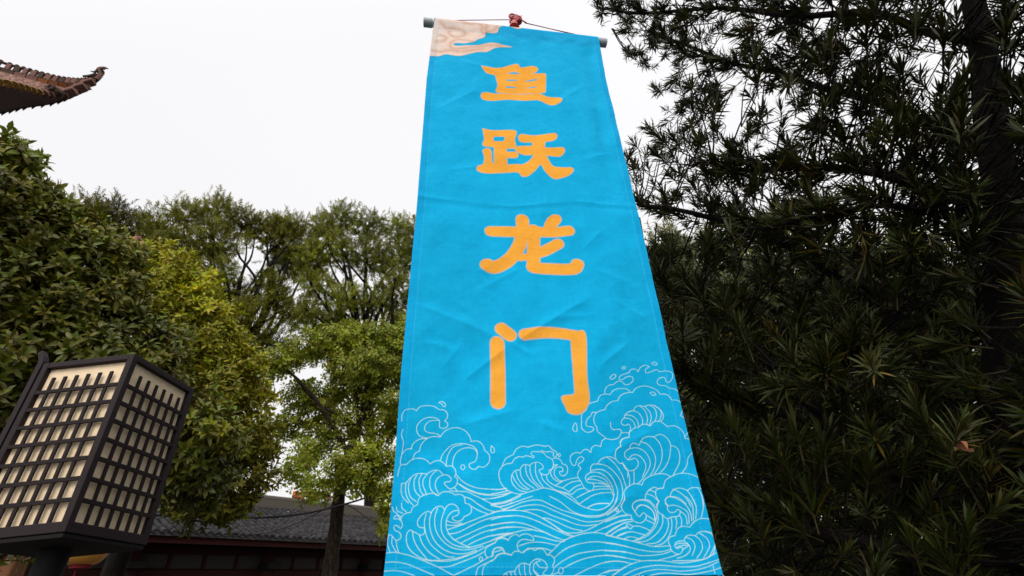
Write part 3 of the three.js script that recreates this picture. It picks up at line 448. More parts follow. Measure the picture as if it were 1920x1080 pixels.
// ------------------------------------------------------------------ the lattice lantern on its post
{
  const S = 1.2, W = 0.337 * S, H = 0.572 * S, top = V(-1.347, 0.846, -1.5).multiplyScalar(S).add(CAMPOS);           // nearest upper corner
  const by = V(-0.012, 1, -0.012).normalize(), bz = V(0.998, 0.012, 0.042).cross(by).normalize(), bx = by.clone().cross(bz);
  const t = thing('lattice_lantern', 'square post lantern of cream cloth behind a dark wooden lattice, lower left', 'lantern');
  t.quaternion.setFromRotationMatrix(new THREE.Matrix4().makeBasis(bx, by, bz));
  t.position.copy(top).addScaledVector(bx, -W / 2).addScaledVector(bz, -W / 2).addScaledVector(by, -H);               // centre of its underside
  const grain = tex(128, 256, (u, v) => { const n = 0.8 + 0.18 * tn(u, v * 0.1, 50, 2) + 0.12 * tn(u, v, 8, 5); return [n, n * 0.97, n * 0.97]; }, true, [6, 3]);
  const wood = std(lin(0.024, 0.015, 0.017), { map: grain, roughness: 0.6, specularIntensity: 0.3 }), woodB = std(lin(0.018, 0.011, 0.012), { map: grain, roughness: 0.66, specularIntensity: 0.3 });
  const weave = tex(256, 256, (u, v, i, j) => { const n = 0.93 + 0.05 * tn(u, v, 7, 8) + 0.035 * ((i * 7 + j * 3) % 5 / 5) + 0.04 * tn(u * 0.3, v, 90, 1); return [n, n * 0.985, n * 0.95]; }, true, [2, 3]);
  const cloth = phys(lin(0.84, 0.69, 0.50), { map: weave, roughness: 0.95, specularIntensity: 0.2, transmission: 0.05, thickness: 0, side: THREE.DoubleSide });
  const st = 0.023 * S, tf = 0.021 * S, bf = 0.03 * S, d = 0.014, hw = W / 2, in0 = -hw + st, in1 = hw - st;
  const faceQ = [0, 1, 2, 3].map((k) => new THREE.Quaternion().setFromAxisAngle(UP, k * Math.PI / 2));
  const put = (name, geo, m, q, p) => { const o = mesh(name, geo, m, p || t); o.quaternion.copy(q); return o; };
  const y0 = bf, y1 = H - tf, big = 0.158 * H, rows = 7, pitch = (y1 - big - y0) / rows, bw = 0.0112 * S, bh = 0.0118 * S;
  const vb = box(bw, y1 - big - y0, 0.007), vt = box(bw, 0.088 * H, 0.007), hb = box(W - 2 * st, bh, 0.010), pn = new THREE.BoxGeometry(W - 2 * st + 0.01, H - tf - bf + 0.01, 0.004);
  faceQ.forEach((q) => {
    put('cloth_panel', pn.clone().translate(0, (y0 + y1) / 2, hw - d - 0.010), cloth, q);
    for (let i = 1; i <= 6; i++) { const x = lerp(in0, in1, i / 7); put('lattice_bar', vb.clone().translate(x, (y0 + y1 - big) / 2, hw - d + 0.008), woodB, q); put('lattice_bar', vt.clone().translate(x, y1 - big + 0.044 * H, hw - d + 0.008), woodB, q); }
    for (let j = 1; j <= rows; j++) put('lattice_bar', hb.clone().translate(0, y0 + j * pitch - 0.002, hw - d + 0.008), woodB, q);
    put('rail', new RoundedBoxGeometry(W - 2 * st, tf, 0.03, 1, 0.003).translate(0, H - tf / 2, hw - 0.016), wood, q);
    put('rail', new RoundedBoxGeometry(W - 2 * st, bf, 0.03, 1, 0.003).translate(0, bf / 2, hw - 0.016), wood, q);
    put('stile', new RoundedBoxGeometry(st, H, 0.024, 1, 0.003).translate(hw - st / 2 - 0.001, H / 2, hw - 0.013), wood, q);
    put('stile', new RoundedBoxGeometry(st - 0.025, H, 0.024, 1, 0.003).translate(-hw + st / 2 + 0.0125, H / 2, hw - 0.0135), wood, q);
  });
  // upswept horn strips at the left corners
  for (const [sx, sz, q] of [[-1, 1, 0], [-1, -1, 0]]) { void q; const x = sx * (hw + 0.017), z = sz * (hw - 0.014); mesh('corner_strip', [bar(V(x, -0.02, z), V(x, H + 0.012, z), 0.022, 0.028), bar(V(x, H + 0.006, z), V(x - 0.010, H + 0.035, z), 0.021, 0.0275), bar(V(x - 0.009, H + 0.03, z), V(x - 0.028, H + 0.062, z), 0.019, 0.027)], wood, t); }
  mesh('base_board', [new RoundedBoxGeometry(W * 0.97, 0.016, W * 0.97, 1, 0.003).translate(0, -0.009, 0)], std(lin(0.007, 0.005, 0.005)), t);
  mesh('post', new THREE.CylinderGeometry(0.05, 0.055, t.position.y - 0.02, 14).translate(0, -(t.position.y - 0.02) / 2 - 0.018, 0), std(lin(0.006, 0.005, 0.005), { roughness: 0.7 }), t);
}
// small round lantern beyond it, with a red tassel
{
  const c = at(166, 1021, 4.2), t = thing('round_lantern', 'round amber cloth lantern with a red tassel, half hidden under the lattice lantern', 'lantern', c.clone().add(V(0, -0.11, 0)));
  const P = []; for (let i = 0; i <= 16; i++) { const a = i / 16 * Math.PI; P.push(new THREE.Vector2(0.05 + 0.075 * Math.sin(a), 0.11 - 0.11 * Math.cos(a))); }
  const g = new THREE.LatheGeometry(P, 24); { const p = g.attributes.position; for (let i = 0; i < p.count; i++) { const a = Math.atan2(p.getX(i), p.getZ(i)), k = 1 - 0.035 * Math.abs(Math.cos(a * 5)); p.setX(i, p.getX(i) * k); p.setZ(i, p.getZ(i) * k); } g.computeVertexNormals(); }
  mesh('shade', g, phys(lin(0.5, 0.24, 0.015), { transmission: 0.35, thickness: 0, side: THREE.DoubleSide, roughness: 0.8 }), t);
  const trim = std(lin(0.12, 0.01, 0.01)); mesh('cap', new THREE.CylinderGeometry(0.055, 0.055, 0.02, 16).translate(0, 0.225, 0), trim, t); mesh('cap', new THREE.CylinderGeometry(0.055, 0.055, 0.02, 16).translate(0, -0.008, 0), trim, t);
  mesh('cord', new THREE.CylinderGeometry(0.003, 0.003, 0.75, 5).translate(0, 0.6, 0), trim, t);
  mesh('tassel', [new THREE.CylinderGeometry(0.003, 0.003, 0.1, 5).translate(-0.02, -0.06, 0), new THREE.SphereGeometry(0.014, 8, 6).translate(-0.02, -0.11, 0), ...[0, 1, 2, 3, 4, 5, 6].map((i) => new THREE.CylinderGeometry(0.0025, 0.003, 0.16, 4).rotateZ((i - 3) * 0.035).translate(-0.02 + (i - 3) * 0.004, -0.2, (i % 3 - 1) * 0.006))], std(lin(0.35, 0.02, 0.03)), t);
}
// hanging orange cloth, bottom left
{
  const a = at(-30, 1040, 4.6), b = at(62, 1036, 4.6), t = thing('orange_drape', 'dark orange cloth drape hanging in the shade below the lattice lantern', 'drape', V((a.x + b.x) / 2, 0.7, (a.z + b.z) / 2));
  const w = a.distanceTo(b), h = a.y - 0.7, g = new THREE.PlaneGeometry(w, h, 40, 10).translate(0, h / 2, 0), p = g.attributes.position;
  for (let i = 0; i < p.count; i++) p.setZ(i, 0.03 * Math.sin(p.getX(i) * 42) + 0.015 * Math.sin(p.getX(i) * 17 + 1)); g.computeVertexNormals(); g.rotateY(Math.atan2(-(b.z - a.z), b.x - a.x));
  mesh('cloth', g, phys(lin(0.13, 0.042, 0.006), { side: THREE.DoubleSide, transmission: 0.2, thickness: 0, roughness: 0.9 }), t);
  const rod = bar(a, b, 0.025, 0.025, V(0, 1, 0)).translate(-t.position.x, -t.position.y, -t.position.z); mesh('rod', rod, barkDark, t);
}
// power cables sagging in front of the hall
{
  const black = std(lin(0.012, 0.012, 0.013), { roughness: 0.6 });
  const c = mesh('cable', tube([at(180, 958, 7.4), at(310, 967, 7.5), at(420, 971, 7.6), at(500, 970, 7.7), at(570, 963, 7.8), at(640, 947, 7.9), at(700, 928, 8.0), at(800, 880, 8.2), at(1000, 760, 8.6)], 0.013, 6, 80), black); c.userData = { label: 'thick black cable sagging across the front of the grey tiled roof', category: 'cable' };
  const d = mesh('cable', tube([at(320, 1004, 9.6), at(420, 1006, 9.7), at(500, 999, 9.8), at(560, 980, 9.9), at(640, 945, 10.0), at(700, 978, 10.4), at(790, 1012, 10.8)], 0.007, 5, 60), black); d.userData = { label: 'thin black wire slung from the ginkgo trunk along the tile eave', category: 'cable' };
}

// ------------------------------------------------------------------ the hanging banner
{
  const t = thing('hanging_banner', 'long bright blue cloth banner with four orange characters above printed white waves', 'banner', V(-0.2691, 3.9111, -1.1894));
  const u = V(0.98484876, -0.05740702, -0.16363785), nn = V(0.16205807, -0.03120383, 0.98628774), vv = nn.clone().cross(u); // u across, vv up, nn to the court
  t.quaternion.setFromRotationMatrix(new THREE.Matrix4().makeBasis(u, vv, nn));
  // ---- the print, drawn in millimetres of cloth
  const CW = 1280, CH = 2048, X0 = -20, X1 = 900, Y0 = -60, Y1 = 2300, cv = document.createElement('canvas'); cv.width = CW; cv.height = CH;
  const c = cv.getContext('2d'), kx = CW / (X1 - X0), ky = CH / (Y1 - Y0); c.setTransform(kx, 0, 0, ky, -X0 * kx, -Y0 * ky);
  c.fillStyle = 'rgb(5,172,223)'; c.fillRect(X0, Y0, X1 - X0, Y1 - Y0); c.lineJoin = c.lineCap = 'round';
  const nums = (s) => s.trim().split(/\s+/).map((a) => a.split(',').map(Number));
  function path(s) { // smooth through the points, with cusps at |
    const segs = s.split('|').map(nums); let last = null; let first = true;
    for (const sg of segs) {
      const p = last ? [last, ...sg] : sg; if (first) { c.moveTo(...p[0]); first = false; }
      for (let i = 0; i < p.length - 1; i++) { const a = p[Math.max(0, i - 1)], b = p[i], d = p[i + 1], e = p[Math.min(p.length - 1, i + 2)], T = 1 / 6; c.bezierCurveTo(b[0] + (d[0] - a[0]) * T, b[1] + (d[1] - a[1]) * T, d[0] - (e[0] - b[0]) * T, d[1] - (e[1] - b[1]) * T, d[0], d[1]); }
      last = p[p.length - 1];
    }
  }
  const ORANGE = 'rgb(244,170,60)', RIM = 'rgb(196,178,176)', WAVE = 'rgba(206,222,230,0.92)';
  const w = (s) => { c.beginPath(); path(s); c.strokeStyle = WAVE; c.lineWidth = 2.2; c.stroke(); };
  let pass = 0;
  const g = (s) => { c.beginPath(); for (const q of s.split('/')) { path(q); c.closePath(); } if (pass === 0) { c.strokeStyle = RIM; c.lineWidth = 8; c.stroke(); } else { c.fillStyle = ORANGE; c.fill('evenodd'); c.strokeStyle = ORANGE; c.lineWidth = 1.5; c.stroke(); } };
  const s = (q, r) => { c.beginPath(); path(q); c.strokeStyle = pass ? ORANGE : RIM; c.lineWidth = 2 * r + (pass ? 0 : 8); c.stroke(); };
  const k = (q) => { c.save(); c.translate(0, 9); c.beginPath(); path(q); c.closePath(); const gr = c.createLinearGradient(0, 0, 330, 230); gr.addColorStop(0, 'rgb(230,214,204)'); gr.addColorStop(0.55, 'rgb(236,212,198)'); gr.addColorStop(1, 'rgb(226,196,174)'); c.fillStyle = gr; c.fill(); c.strokeStyle = 'rgb(186,154,138)'; c.lineWidth = 2; c.stroke(); c.restore(); };
  const d = (q) => { c.save(); c.translate(0, 9); c.beginPath(); path(q); c.strokeStyle = 'rgba(186,128,98,0.55)'; c.globalAlpha = 0.16; for (const lw of [34, 22, 12]) { c.lineWidth = lw; c.stroke(); } c.globalAlpha = 1; c.lineWidth = 2.2; c.strokeStyle = 'rgba(176,130,108,0.6)'; c.stroke(); c.restore(); };
  // waves
  w('72,1927 71,1910 78,1897 97,1894 108,1899 | 117,1888 136,1885 153,1887 168,1896 | 182,1898 191,1909 189,1921 184,1926 | 193,1934 191,1942 182,1946 173,1944 | 171,1936 171,1927 160,1919 143,1917 127,1922 115,1935 113,1949 120,1963 132,1969 142,1971');
  w('170,1925 156,1925 142,1929 134,1940 135,1951 144,1957 161,1959 170,1962 176,1968');
  w('142,1971 159,1967 176,1968 | 186,1954 201,1946 218,1944 237,1950 251,1964 256,1979 | 273,1977 286,1986 292,2000 | 304,2012 304,2028 295,2040 286,2043 277,2041 | 270,2048 261,2048 253,2041 256,2034 268,2029 273,2015 272,2002 262,1991 245,1986 227,1985 206,1990 191,2004 183,2017 181,2027');
  w('142,1972 131,1983 126,1996 126,2003 | 115,2009 110,2022');
  w('142,1973 125,1973 111,1981 105,1990 105,1997 | 92,1998 82,2009 79,2024 80,2033');
  w('77,1947 75,1962 82,1980 81,2009');
  w('234,1987 211,1994 200,2010 196,2026 196,2039');
  w('273,2009 266,1998 248,1995 230,2000 217,2012 212,2028 212,2041');
  w('76,2062 78,2045 82,2035 95,2035 | 106,2025 121,2021 137,2023 148,2029 155,2036 | 166,2030 177,2028 189,2034 196,2042 | 209,2041 218,2049 221,2060 218,2067 | 225,2072 225,2083 220,2091 208,2095 197,2087 194,2081 201,2079 208,2078 210,2072 202,2064 191,2063 178,2069 172,2082 174,2094 182,2106');
  w('88,2080 99,2079 | 108,2068 122,2059 135,2058 150,2060 | 157,2055 170,2051 181,2054 190,2063');
  w('99,2079 100,2099 110,2119 123,2131');
  w('125,2060 119,2074 121,2091 127,2103 136,2111');
  w('137,2059 131,2072 133,2086 138,2101 147,2109');
  w('150,2060 142,2072 142,2086 148,2098 153,2109');
  w('173,2052 160,2065 158,2082 163,2098 177,2110');
  w('110,2068 106,2083 108,2099 115,2113 129,2123');
  w('88,2080 89,2099 96,2113 110,2125');
  w('165,1877 173,1873 183,1880 183,1887 178,1887 172,1879 165,1877');
  w('309,1987 316,1994 317,2003 313,2006 308,2002 309,1987');
  w('232,2044 234,2039 240,2039 243,2044 240,2049 235,2049 232,2044');
  w('221,2061 234,2075 252,2086 274,2093 301,2095 328,2095 348,2091');
  w('226,2082 239,2091 261,2102 295,2109 328,2108 354,2102');
  w('99,2232 91,2215 89,2206 | 98,2203 100,2196 95,2189 84,2184 80,2177 85,2173 93,2178 98,2180 101,2173 96,2163 | 96,2157 104,2149 119,2146 | 122,2136 133,2130 | 136,2115 154,2107 172,2106 181,2111 | 190,2103 204,2102 215,2105 221,2109 | 234,2108 244,2114 247,2128 | 257,2131 263,2140 260,2151 246,2158 | 241,2165 231,2168 220,2164 219,2159 228,2156 233,2150 231,2140 223,2132 212,2130 203,2135 199,2143 | 193,2136 184,2135 175,2139 167,2149 | 159,2146 148,2151 138,2163 137,2173 143,2180 153,2181 | 156,2189 152,2196 144,2196 134,2191 127,2188 | 121,2185 114,2192 114,2206 121,2222 136,2235 158,2246 178,2250');
  w('96,2163 87,2159 78,2159 79,2154 86,2152 95,2155');
  w('72,2133 75,2142 84,2147 95,2162');
  w('81,2132 85,2142 98,2147');
  w('93,2125 96,2136 107,2145');
  w('127,2188 131,2204 142,2222 161,2241 166,2246');
  w('144,2197 153,2215 172,2234 194,2246');
  w('156,2151 153,2167 157,2190 169,2213 189,2230 211,2241 227,2242');
  w('168,2149 165,2165 169,2188 182,2211 203,2227 227,2235 254,2235 277,2228');
  w('182,2139 177,2158 180,2183 193,2204 214,2220 238,2227 261,2227 292,2220');
  w('199,2143 193,2165 195,2190 209,2208 232,2220 261,2223');
  w('232,2144 219,2146 208,2157 204,2172 208,2188 221,2204 241,2215 261,2222');
  w('208,2186 231,2179 261,2168 291,2157 321,2147 344,2143 373,2142');
  w('205,2167 221,2171 241,2172');
  w('205,2176 223,2177 247,2174');
  w('210,2195 232,2192 261,2179 291,2166 321,2158 363,2155');
  w('225,2208 252,2197 282,2184 312,2175 363,2169');
  w('241,2214 262,2204 292,2191 322,2184 363,2179');
  w('259,2217 282,2207 312,2198 344,2195 363,2192');
  w('261,2223 283,2218 312,2209 344,2198 363,2193');
  w('158,2246 187,2250 216,2250 244,2244 277,2232 300,2221 320,2213');
  w('162,2248 187,2249 216,2247 244,2242 277,2232');
  w('192,2262 217,2261 245,2252 274,2242 295,2232');
  w('229,2278 255,2267 284,2254 303,2244');
  w('67,2231 88,2230 105,2233 129,2239 158,2249 192,2262 227,2278');
  w('67,2250 94,2250 121,2255 152,2266 184,2278');
  w('68,2268 93,2267 117,2271 140,2278');
  w('66,2194 76,2194 89,2206');
  w('69,2196 69,2212 77,2229');
  w('79,2198 80,2213 92,2229');
  w('220,2093 229,2101 248,2102 269,2110 290,2119 315,2130 344,2141');
  w('232,2085 252,2096 279,2105 310,2107 344,2099 352,2096');
  w('208,2099 227,2102');
  w('246,2114 261,2119 280,2131 301,2142 319,2146');
  w('263,2135 280,2144 301,2151');
  w('288,2118 315,2116 340,2110 363,2100');
  w('311,2129 336,2127 363,2118');
  w('323,2135 344,2132 363,2124');
  w('340,2141 363,2133');
  w('303,2244 297,2235 301,2223 320,2213 | 326,2206 340,2203 352,2208');
  w('303,2244 313,2240 314,2232 322,2224 336,2223 343,2232');
  w('292,2278 294,2264 303,2254 319,2247 | 326,2238 342,2234 360,2238');
  w('278,2278 282,2264 299,2255');
  w('284,2246 287,2242 291,2244 291,2248 287,2251 284,2246');
  w('338,2037 347,2019 367,2008 | 374,1995 391,1986 407,1988 | 423,1982 438,1981 453,1984 | 463,1982 470,1991 | 482,1997 483,2006 478,2010 473,2006 475,2000 467,1997 454,1998 441,1995');
  w('338,2038 349,2032 363,2030 | 370,2019 382,2013 393,2014 | 399,2010 410,2011 420,2014 421,2010 414,2005 418,1999 433,1998 446,2000 456,2010 | 468,2015 473,2026 469,2040 461,2043 | 459,2052 449,2056 439,2054 | 434,2047 437,2043 443,2041 445,2035 440,2028 430,2025 417,2028 409,2034 | 397,2032 388,2038 384,2046 | 372,2048 363,2058 361,2071 367,2084 381,2095 399,2098');
  w('338,2038 330,2051 330,2068 339,2086 357,2099 377,2104 389,2103');
  w('364,2060 372,2075 387,2089 403,2093');
  w('373,2051 378,2067 390,2082 407,2092');
  w('384,2047 387,2063 400,2078 420,2090');
  w('399,2034 400,2053 410,2070 430,2087');
  w('410,2034 411,2053 420,2072 438,2087');
  w('426,2026 424,2047 429,2066 444,2087');
  w('439,2054 443,2068 457,2081 476,2092 500,2097 517,2101');
  w('453,2056 455,2068 471,2080 495,2087 511,2095');
  w('473,2014 485,2013 494,2020 497,2027 | 507,2030 511,2039 507,2051 497,2057 489,2053 488,2047 496,2046 498,2040 492,2035 481,2037 474,2046 475,2058 484,2067 494,2070');
  w('473,2030 484,2030 | 469,2040 464,2052 470,2064 482,2071 494,2071');
  w('486,2005 490,2001 493,2005 490,2009 486,2005');
  w('310,2095 330,2095 348,2092');
  w('310,2106 334,2102 351,2096');
  w('310,2116 334,2111 361,2100');
  w('563,2063 576,2062 596,2065 617,2073');
  w('562,2064 574,2056 593,2055 612,2062 624,2078 630,2099');
  w('573,2045 594,2045 614,2055 629,2074 633,2095');
  w('575,2041 595,2037 616,2042 633,2059 643,2084 641,2101 632,2120 605,2142 588,2148');
  w('594,2024 616,2027 637,2041 654,2064 657,2089 649,2114 630,2134 608,2147');
  w('622,2007 640,2019 658,2045 667,2074 668,2083');
  w('577,2071 600,2071 624,2078');
  w('581,2079 603,2078 625,2079');
  w('626,2084 594,2085 565,2092 530,2108');
  w('626,2093 600,2094 572,2102 537,2122');
  w('633,2095 627,2112 610,2127 589,2135 567,2134 537,2125 510,2110 480,2095 450,2088 434,2090 403,2099 383,2106 349,2121 310,2129');
  w('616,2119 595,2119 574,2123 557,2131');
  w('494,2070 513,2064 538,2059');
  w('494,2086 517,2072 544,2066');
  w('511,2095 528,2082 545,2076');
  w('518,2101 534,2089 553,2084');
  w('475,2081 494,2071');
  w('482,2095 506,2101 522,2110 537,2125');
  w('624,1955 612,1964 607,1979 | 593,1976 581,1983 577,1996 | 568,1988 557,1990 549,1998 | 535,1997 522,2005 519,2017 524,2028 532,2029 536,2019 542,2010 551,2007 557,2012 552,2019 542,2025 542,2031 548,2036 | 540,2045 537,2053 539,2060 | 546,2070 553,2083 565,2090 575,2088 580,2079 577,2072 565,2070 559,2064 560,2054 573,2045 | 574,2034 581,2025 594,2024 | 604,2012 622,2005 633,2005 646,2010');
  w('664,2018 676,2036 675,2054');
  w('310,2131 338,2127 365,2118 384,2108');
  w('310,2132 329,2135 356,2128 384,2118 414,2108');
  w('338,2140 362,2133 388,2123 414,2117 436,2117 458,2126 486,2137 514,2144 532,2148 556,2152 585,2151 608,2144 637,2127');
  w('360,2142 384,2133 414,2128 440,2129 467,2139 495,2149 522,2157 548,2163 574,2162 599,2158 623,2149 648,2135');
  w('389,2143 409,2139 435,2140 463,2151 494,2160 521,2169 549,2172 577,2169');
  w('438,2157 457,2159 484,2169 511,2179 539,2183');
  w('440,2158 465,2172 488,2187 508,2189 529,2188 548,2183 577,2171 607,2158 634,2150 660,2147');
  w('459,2107 487,2120 514,2139 542,2148 574,2149 601,2144 626,2127 640,2104');
  w('311,2149 329,2144 351,2142 380,2142 402,2145 435,2156 465,2172 492,2187 515,2196');
  w('311,2164 338,2157 369,2154 394,2156 423,2164 456,2177 488,2190 510,2197');
  w('311,2177 338,2171 369,2169 398,2173 426,2182 455,2194 482,2203 495,2204');
  w('311,2188 340,2180 369,2179 397,2181 419,2185 444,2189 455,2194');
  w('312,2199 338,2194 365,2191 387,2186 412,2184');
  w('312,2208 333,2200 356,2194');
  w('312,2216 321,2213 | 326,2205 338,2203 351,2207 | 359,2199 370,2195 378,2199 | 388,2194 401,2194 411,2199 414,2206 408,2207 393,2205 383,2206 374,2214 374,2224 379,2231 388,2233 | 398,2224 407,2224 416,2228 | 425,2224 437,2226 445,2237 | 457,2238 464,2248 458,2259 | 461,2266 456,2275 448,2279 437,2277 434,2274 443,2266 445,2260 440,2251 428,2246 417,2246 406,2253 403,2258 | 389,2254 375,2259 366,2271 | 354,2271 344,2275 340,2279');
  w('312,2251 321,2245 328,2238 340,2235 358,2238 | 366,2231 377,2230');
  w('314,2233 319,2225 329,2223 338,2227 343,2234');
  w('314,2233 317,2238 312,2242');
  w('316,2233 335,2228');
  w('377,2259 377,2269 381,2279');
  w('390,2255 390,2268 392,2279');
  w('403,2258 402,2269 406,2280');
  w('347,2275 348,2279');
  w('357,2272 359,2279');
  w('366,2271 369,2279');
  w('428,2249 415,2254 411,2265 415,2274 423,2280');
  w('419,2254 427,2262 445,2263');
  w('411,2268 423,2277');
  w('446,2237 463,2225 483,2209 510,2198 540,2190 566,2187 596,2189 625,2196 652,2202');
  w('464,2242 490,2225 517,2215 555,2208 582,2207 619,2210 651,2216');
  w('461,2263 488,2247 521,2234 558,2228 595,2225 649,2228');
  w('484,2264 515,2251 552,2241 594,2236 619,2238 647,2241');
  w('511,2279 549,2264 587,2252 618,2248 646,2250');
  w('569,2280 597,2269 630,2266');
  w('607,2279 644,2260');
  w('456,2278 472,2272');
  w('472,2269 476,2263 482,2264 484,2269 480,2275 474,2274 472,2269');
  w('377,2219 397,2213 422,2210 447,2212 474,2217');
  w('388,2230 407,2224 436,2223 457,2228');
  w('414,2197 437,2200 464,2206 491,2208');
  w('570,2186 605,2173 633,2163 659,2157');
  w('601,2189 623,2176 652,2164');
  w('614,2192 634,2181 656,2175');
  w('629,2195 655,2186');
  w('632,2135 636,2131 640,2135 636,2139 632,2135');
  w('557,2131 578,2122 604,2119 615,2120');
  w('574,1881 584,1863 609,1854 | 617,1839 631,1832 649,1832 | 661,1819 680,1813 701,1814 712,1823');
  w('633,1830 638,1814 650,1804 662,1802 | 675,1792 688,1791 698,1800 711,1798 724,1786 721,1775 706,1776 692,1785 682,1785 688,1773 714,1763 | 723,1752 737,1752 743,1759 | 752,1745 767,1737 780,1741 | 767,1751 768,1761 783,1757 800,1750 809,1757 | 827,1754 843,1758 847,1767 840,1781 830,1790 823,1786 821,1775 807,1776 797,1786 800,1797 819,1800 828,1807 | 847,1811 857,1827 856,1846');
  w('712,1823 690,1828 677,1837 670,1849 | 652,1853 636,1865 629,1877 | 615,1881 601,1889 594,1903 595,1918 601,1928 | 601,1938 611,1946 620,1951 624,1956 | 642,1958 660,1953 670,1940 | 670,1931 658,1930 647,1931 641,1923 642,1912');
  w('712,1823 717,1823 | 731,1809 754,1802 775,1805 792,1814 799,1825 | 817,1826 826,1834 830,1843 | 846,1844 857,1854 856,1872 846,1889 | 859,1898 863,1909');
  w('574,1881 560,1894 558,1914 557,1932 569,1942 584,1940 591,1932 585,1927 573,1926 570,1917 577,1904 586,1896 591,1887 603,1886');
  w('670,1939 682,1938 693,1939 | 698,1923 692,1915 684,1919 675,1916 673,1908 682,1899 | 686,1890 697,1881 712,1877 | 720,1866 734,1862 748,1864 | 758,1859 774,1859 788,1868 797,1882 795,1897 788,1905');
  w('682,1899 697,1900 709,1910 712,1923');
  w('686,1890 706,1892 720,1904 722,1922');
  w('712,1877 728,1884 736,1901 734,1914');
  w('734,1863 747,1876 751,1896 746,1914');
  w('748,1864 760,1878 762,1896 753,1916');
  w('763,1858 777,1870 778,1890 771,1905');
  w('776,1859 792,1874 790,1892 781,1906');
  w('691,1941 701,1930 711,1925 722,1923 | 733,1915 744,1914 755,1919 | 765,1908 781,1905 793,1911 803,1921 | 821,1918 837,1926 845,1938 846,1954 | 855,1954 864,1958');
  w('847,1948 861,1933');
  w('693,1939 691,1950 | 674,1955 665,1966 664,1975 | 650,1986 646,1998');
  w('655,1780 664,1772 673,1772 668,1782 657,1786 654,1780');
  w('694,1750 701,1744 706,1748 699,1753 694,1750');
  w('789,1730 799,1726 806,1732 797,1736 789,1730');
  w('538,1919 543,1921 543,1939 537,1942 531,1935 538,1919');
  w('770,1822 780,1819 787,1827 776,1829 770,1822');
  w('691,1951 672,1955 664,1965 665,1976 | 651,1984 645,2001 648,2011 | 655,2019 665,2020 | 671,2033 683,2038 694,2036 706,2026 708,2014 701,2006 689,2009 681,2010 673,2000 676,1989 689,1981 | 692,1972 702,1967 716,1972 | 728,1955 745,1948 761,1949 | 776,1942 789,1945 800,1957 804,1972 | 819,1978 824,1995 819,2018 804,2040 797,2051');
  w('689,1981 709,1979 728,1987 740,2005 739,2026 719,2054 701,2070');
  w('681,2010 695,1998 711,1998 724,2010 728,2028 715,2054');
  w('723,1963 740,1969 754,1988 757,2009 749,2033 737,2049');
  w('761,1949 774,1965 778,1988 769,2019 749,2045');
  w('804,1972 796,2002 781,2027 762,2044');
  w('694,2037 693,2054 690,2070');
  w('664,2020 675,2035 680,2057 677,2076');
  w('863,1988 845,2005 840,2021 829,2036 819,2045');
  w('647,2129 650,2120 659,2110 | 660,2092 668,2082 680,2074 695,2070 711,2073 | 721,2059 739,2050 760,2045 777,2046 790,2053 | 805,2047 823,2044 845,2048 864,2056');
  w('790,2053 774,2063 766,2081 | 751,2083 744,2092 745,2106 750,2113 | 742,2121 743,2128');
  w('766,2081 753,2082 743,2079 729,2085 719,2095 715,2108 | 698,2110 682,2118 678,2127 685,2140');
  w('715,2108 727,2113 739,2128');
  w('721,2095 735,2100 748,2113');
  w('729,2085 745,2092');
  w('689,2128 702,2121 720,2127 731,2138 734,2158');
  w('771,2125 765,2113 771,2104 779,2102 | 786,2090 801,2082 816,2083 826,2088 | 837,2082 853,2081 865,2084');
  w('779,2102 800,2105 817,2120');
  w('790,2084 807,2093 821,2109 828,2127');
  w('826,2088 835,2105 841,2127');
  w('853,2081 860,2098 858,2127');
  w('659,2104 656,2113 649,2125 651,2135 661,2144 672,2146 | 674,2156 683,2162 697,2163 709,2155 712,2145 706,2140 699,2145 695,2149 688,2144 684,2137 | 679,2130 680,2120 691,2112 707,2110 724,2115 735,2129 738,2147 728,2169 710,2187 683,2200 670,2204');
  w('684,2137 695,2125 711,2122 725,2129 733,2143 731,2159');
  w('714,2146 730,2157');
  w('711,2157 729,2165');
  w('744,2103 748,2115 741,2128 745,2140 753,2145 | 759,2152 766,2154 775,2150 | 786,2150 796,2146 799,2137 793,2133 787,2138 776,2140 768,2134 769,2125 | 765,2119 767,2108 778,2103 797,2108 816,2123 824,2141 824,2160');
  w('769,2125 786,2123 804,2129 818,2142 816,2166');
  w('799,2137 811,2148 811,2168');
  w('796,2146 799,2158 795,2173');
  w('785,2151 786,2163 781,2177');
  w('774,2153 772,2172 762,2193 744,2210 724,2215');
  w('765,2154 763,2172 751,2192 729,2208 702,2211');
  w('753,2145 750,2165 735,2185 707,2203 680,2207');
  w('742,2134 740,2157 727,2177 705,2194 677,2204');
  w('820,2102 832,2123 828,2159');
  w('834,2102 840,2128 834,2156');
  w('861,2101 860,2123 847,2154');
  w('865,2156 848,2155 831,2161 816,2174 | 800,2172 785,2178 776,2193 | 764,2196 757,2205 760,2215 | 762,2226 774,2234 784,2231 789,2221 784,2219 776,2222 771,2216 776,2208 787,2205 796,2205 | 802,2196 813,2192 826,2194 | 836,2186 850,2184 866,2188');
  w('796,2205 806,2214 806,2226 792,2237 772,2243');
  w('802,2197 816,2203 820,2218 809,2237');
  w('826,2194 837,2206 836,2224 819,2243');
  w('837,2188 852,2200 854,2218 835,2242');
  w('850,2184 867,2193 868,2214 849,2239');
  w('867,2218 858,2234 834,2245 797,2248 760,2248');
  w('772,2213 786,2210 803,2211');
  w('775,2219 789,2215 804,2214');
  w('789,2224 806,2215');
  w('603,2162 627,2154 649,2147 672,2146');
  w('602,2175 628,2164 651,2157 675,2156');
  w('602,2189 624,2178 652,2164 674,2160');
  w('615,2191 639,2178 659,2172');
  w('672,2171 690,2171 708,2177 718,2182');
  w('631,2193 651,2186 672,2184 702,2191');
  w('648,2199 663,2195 682,2198');
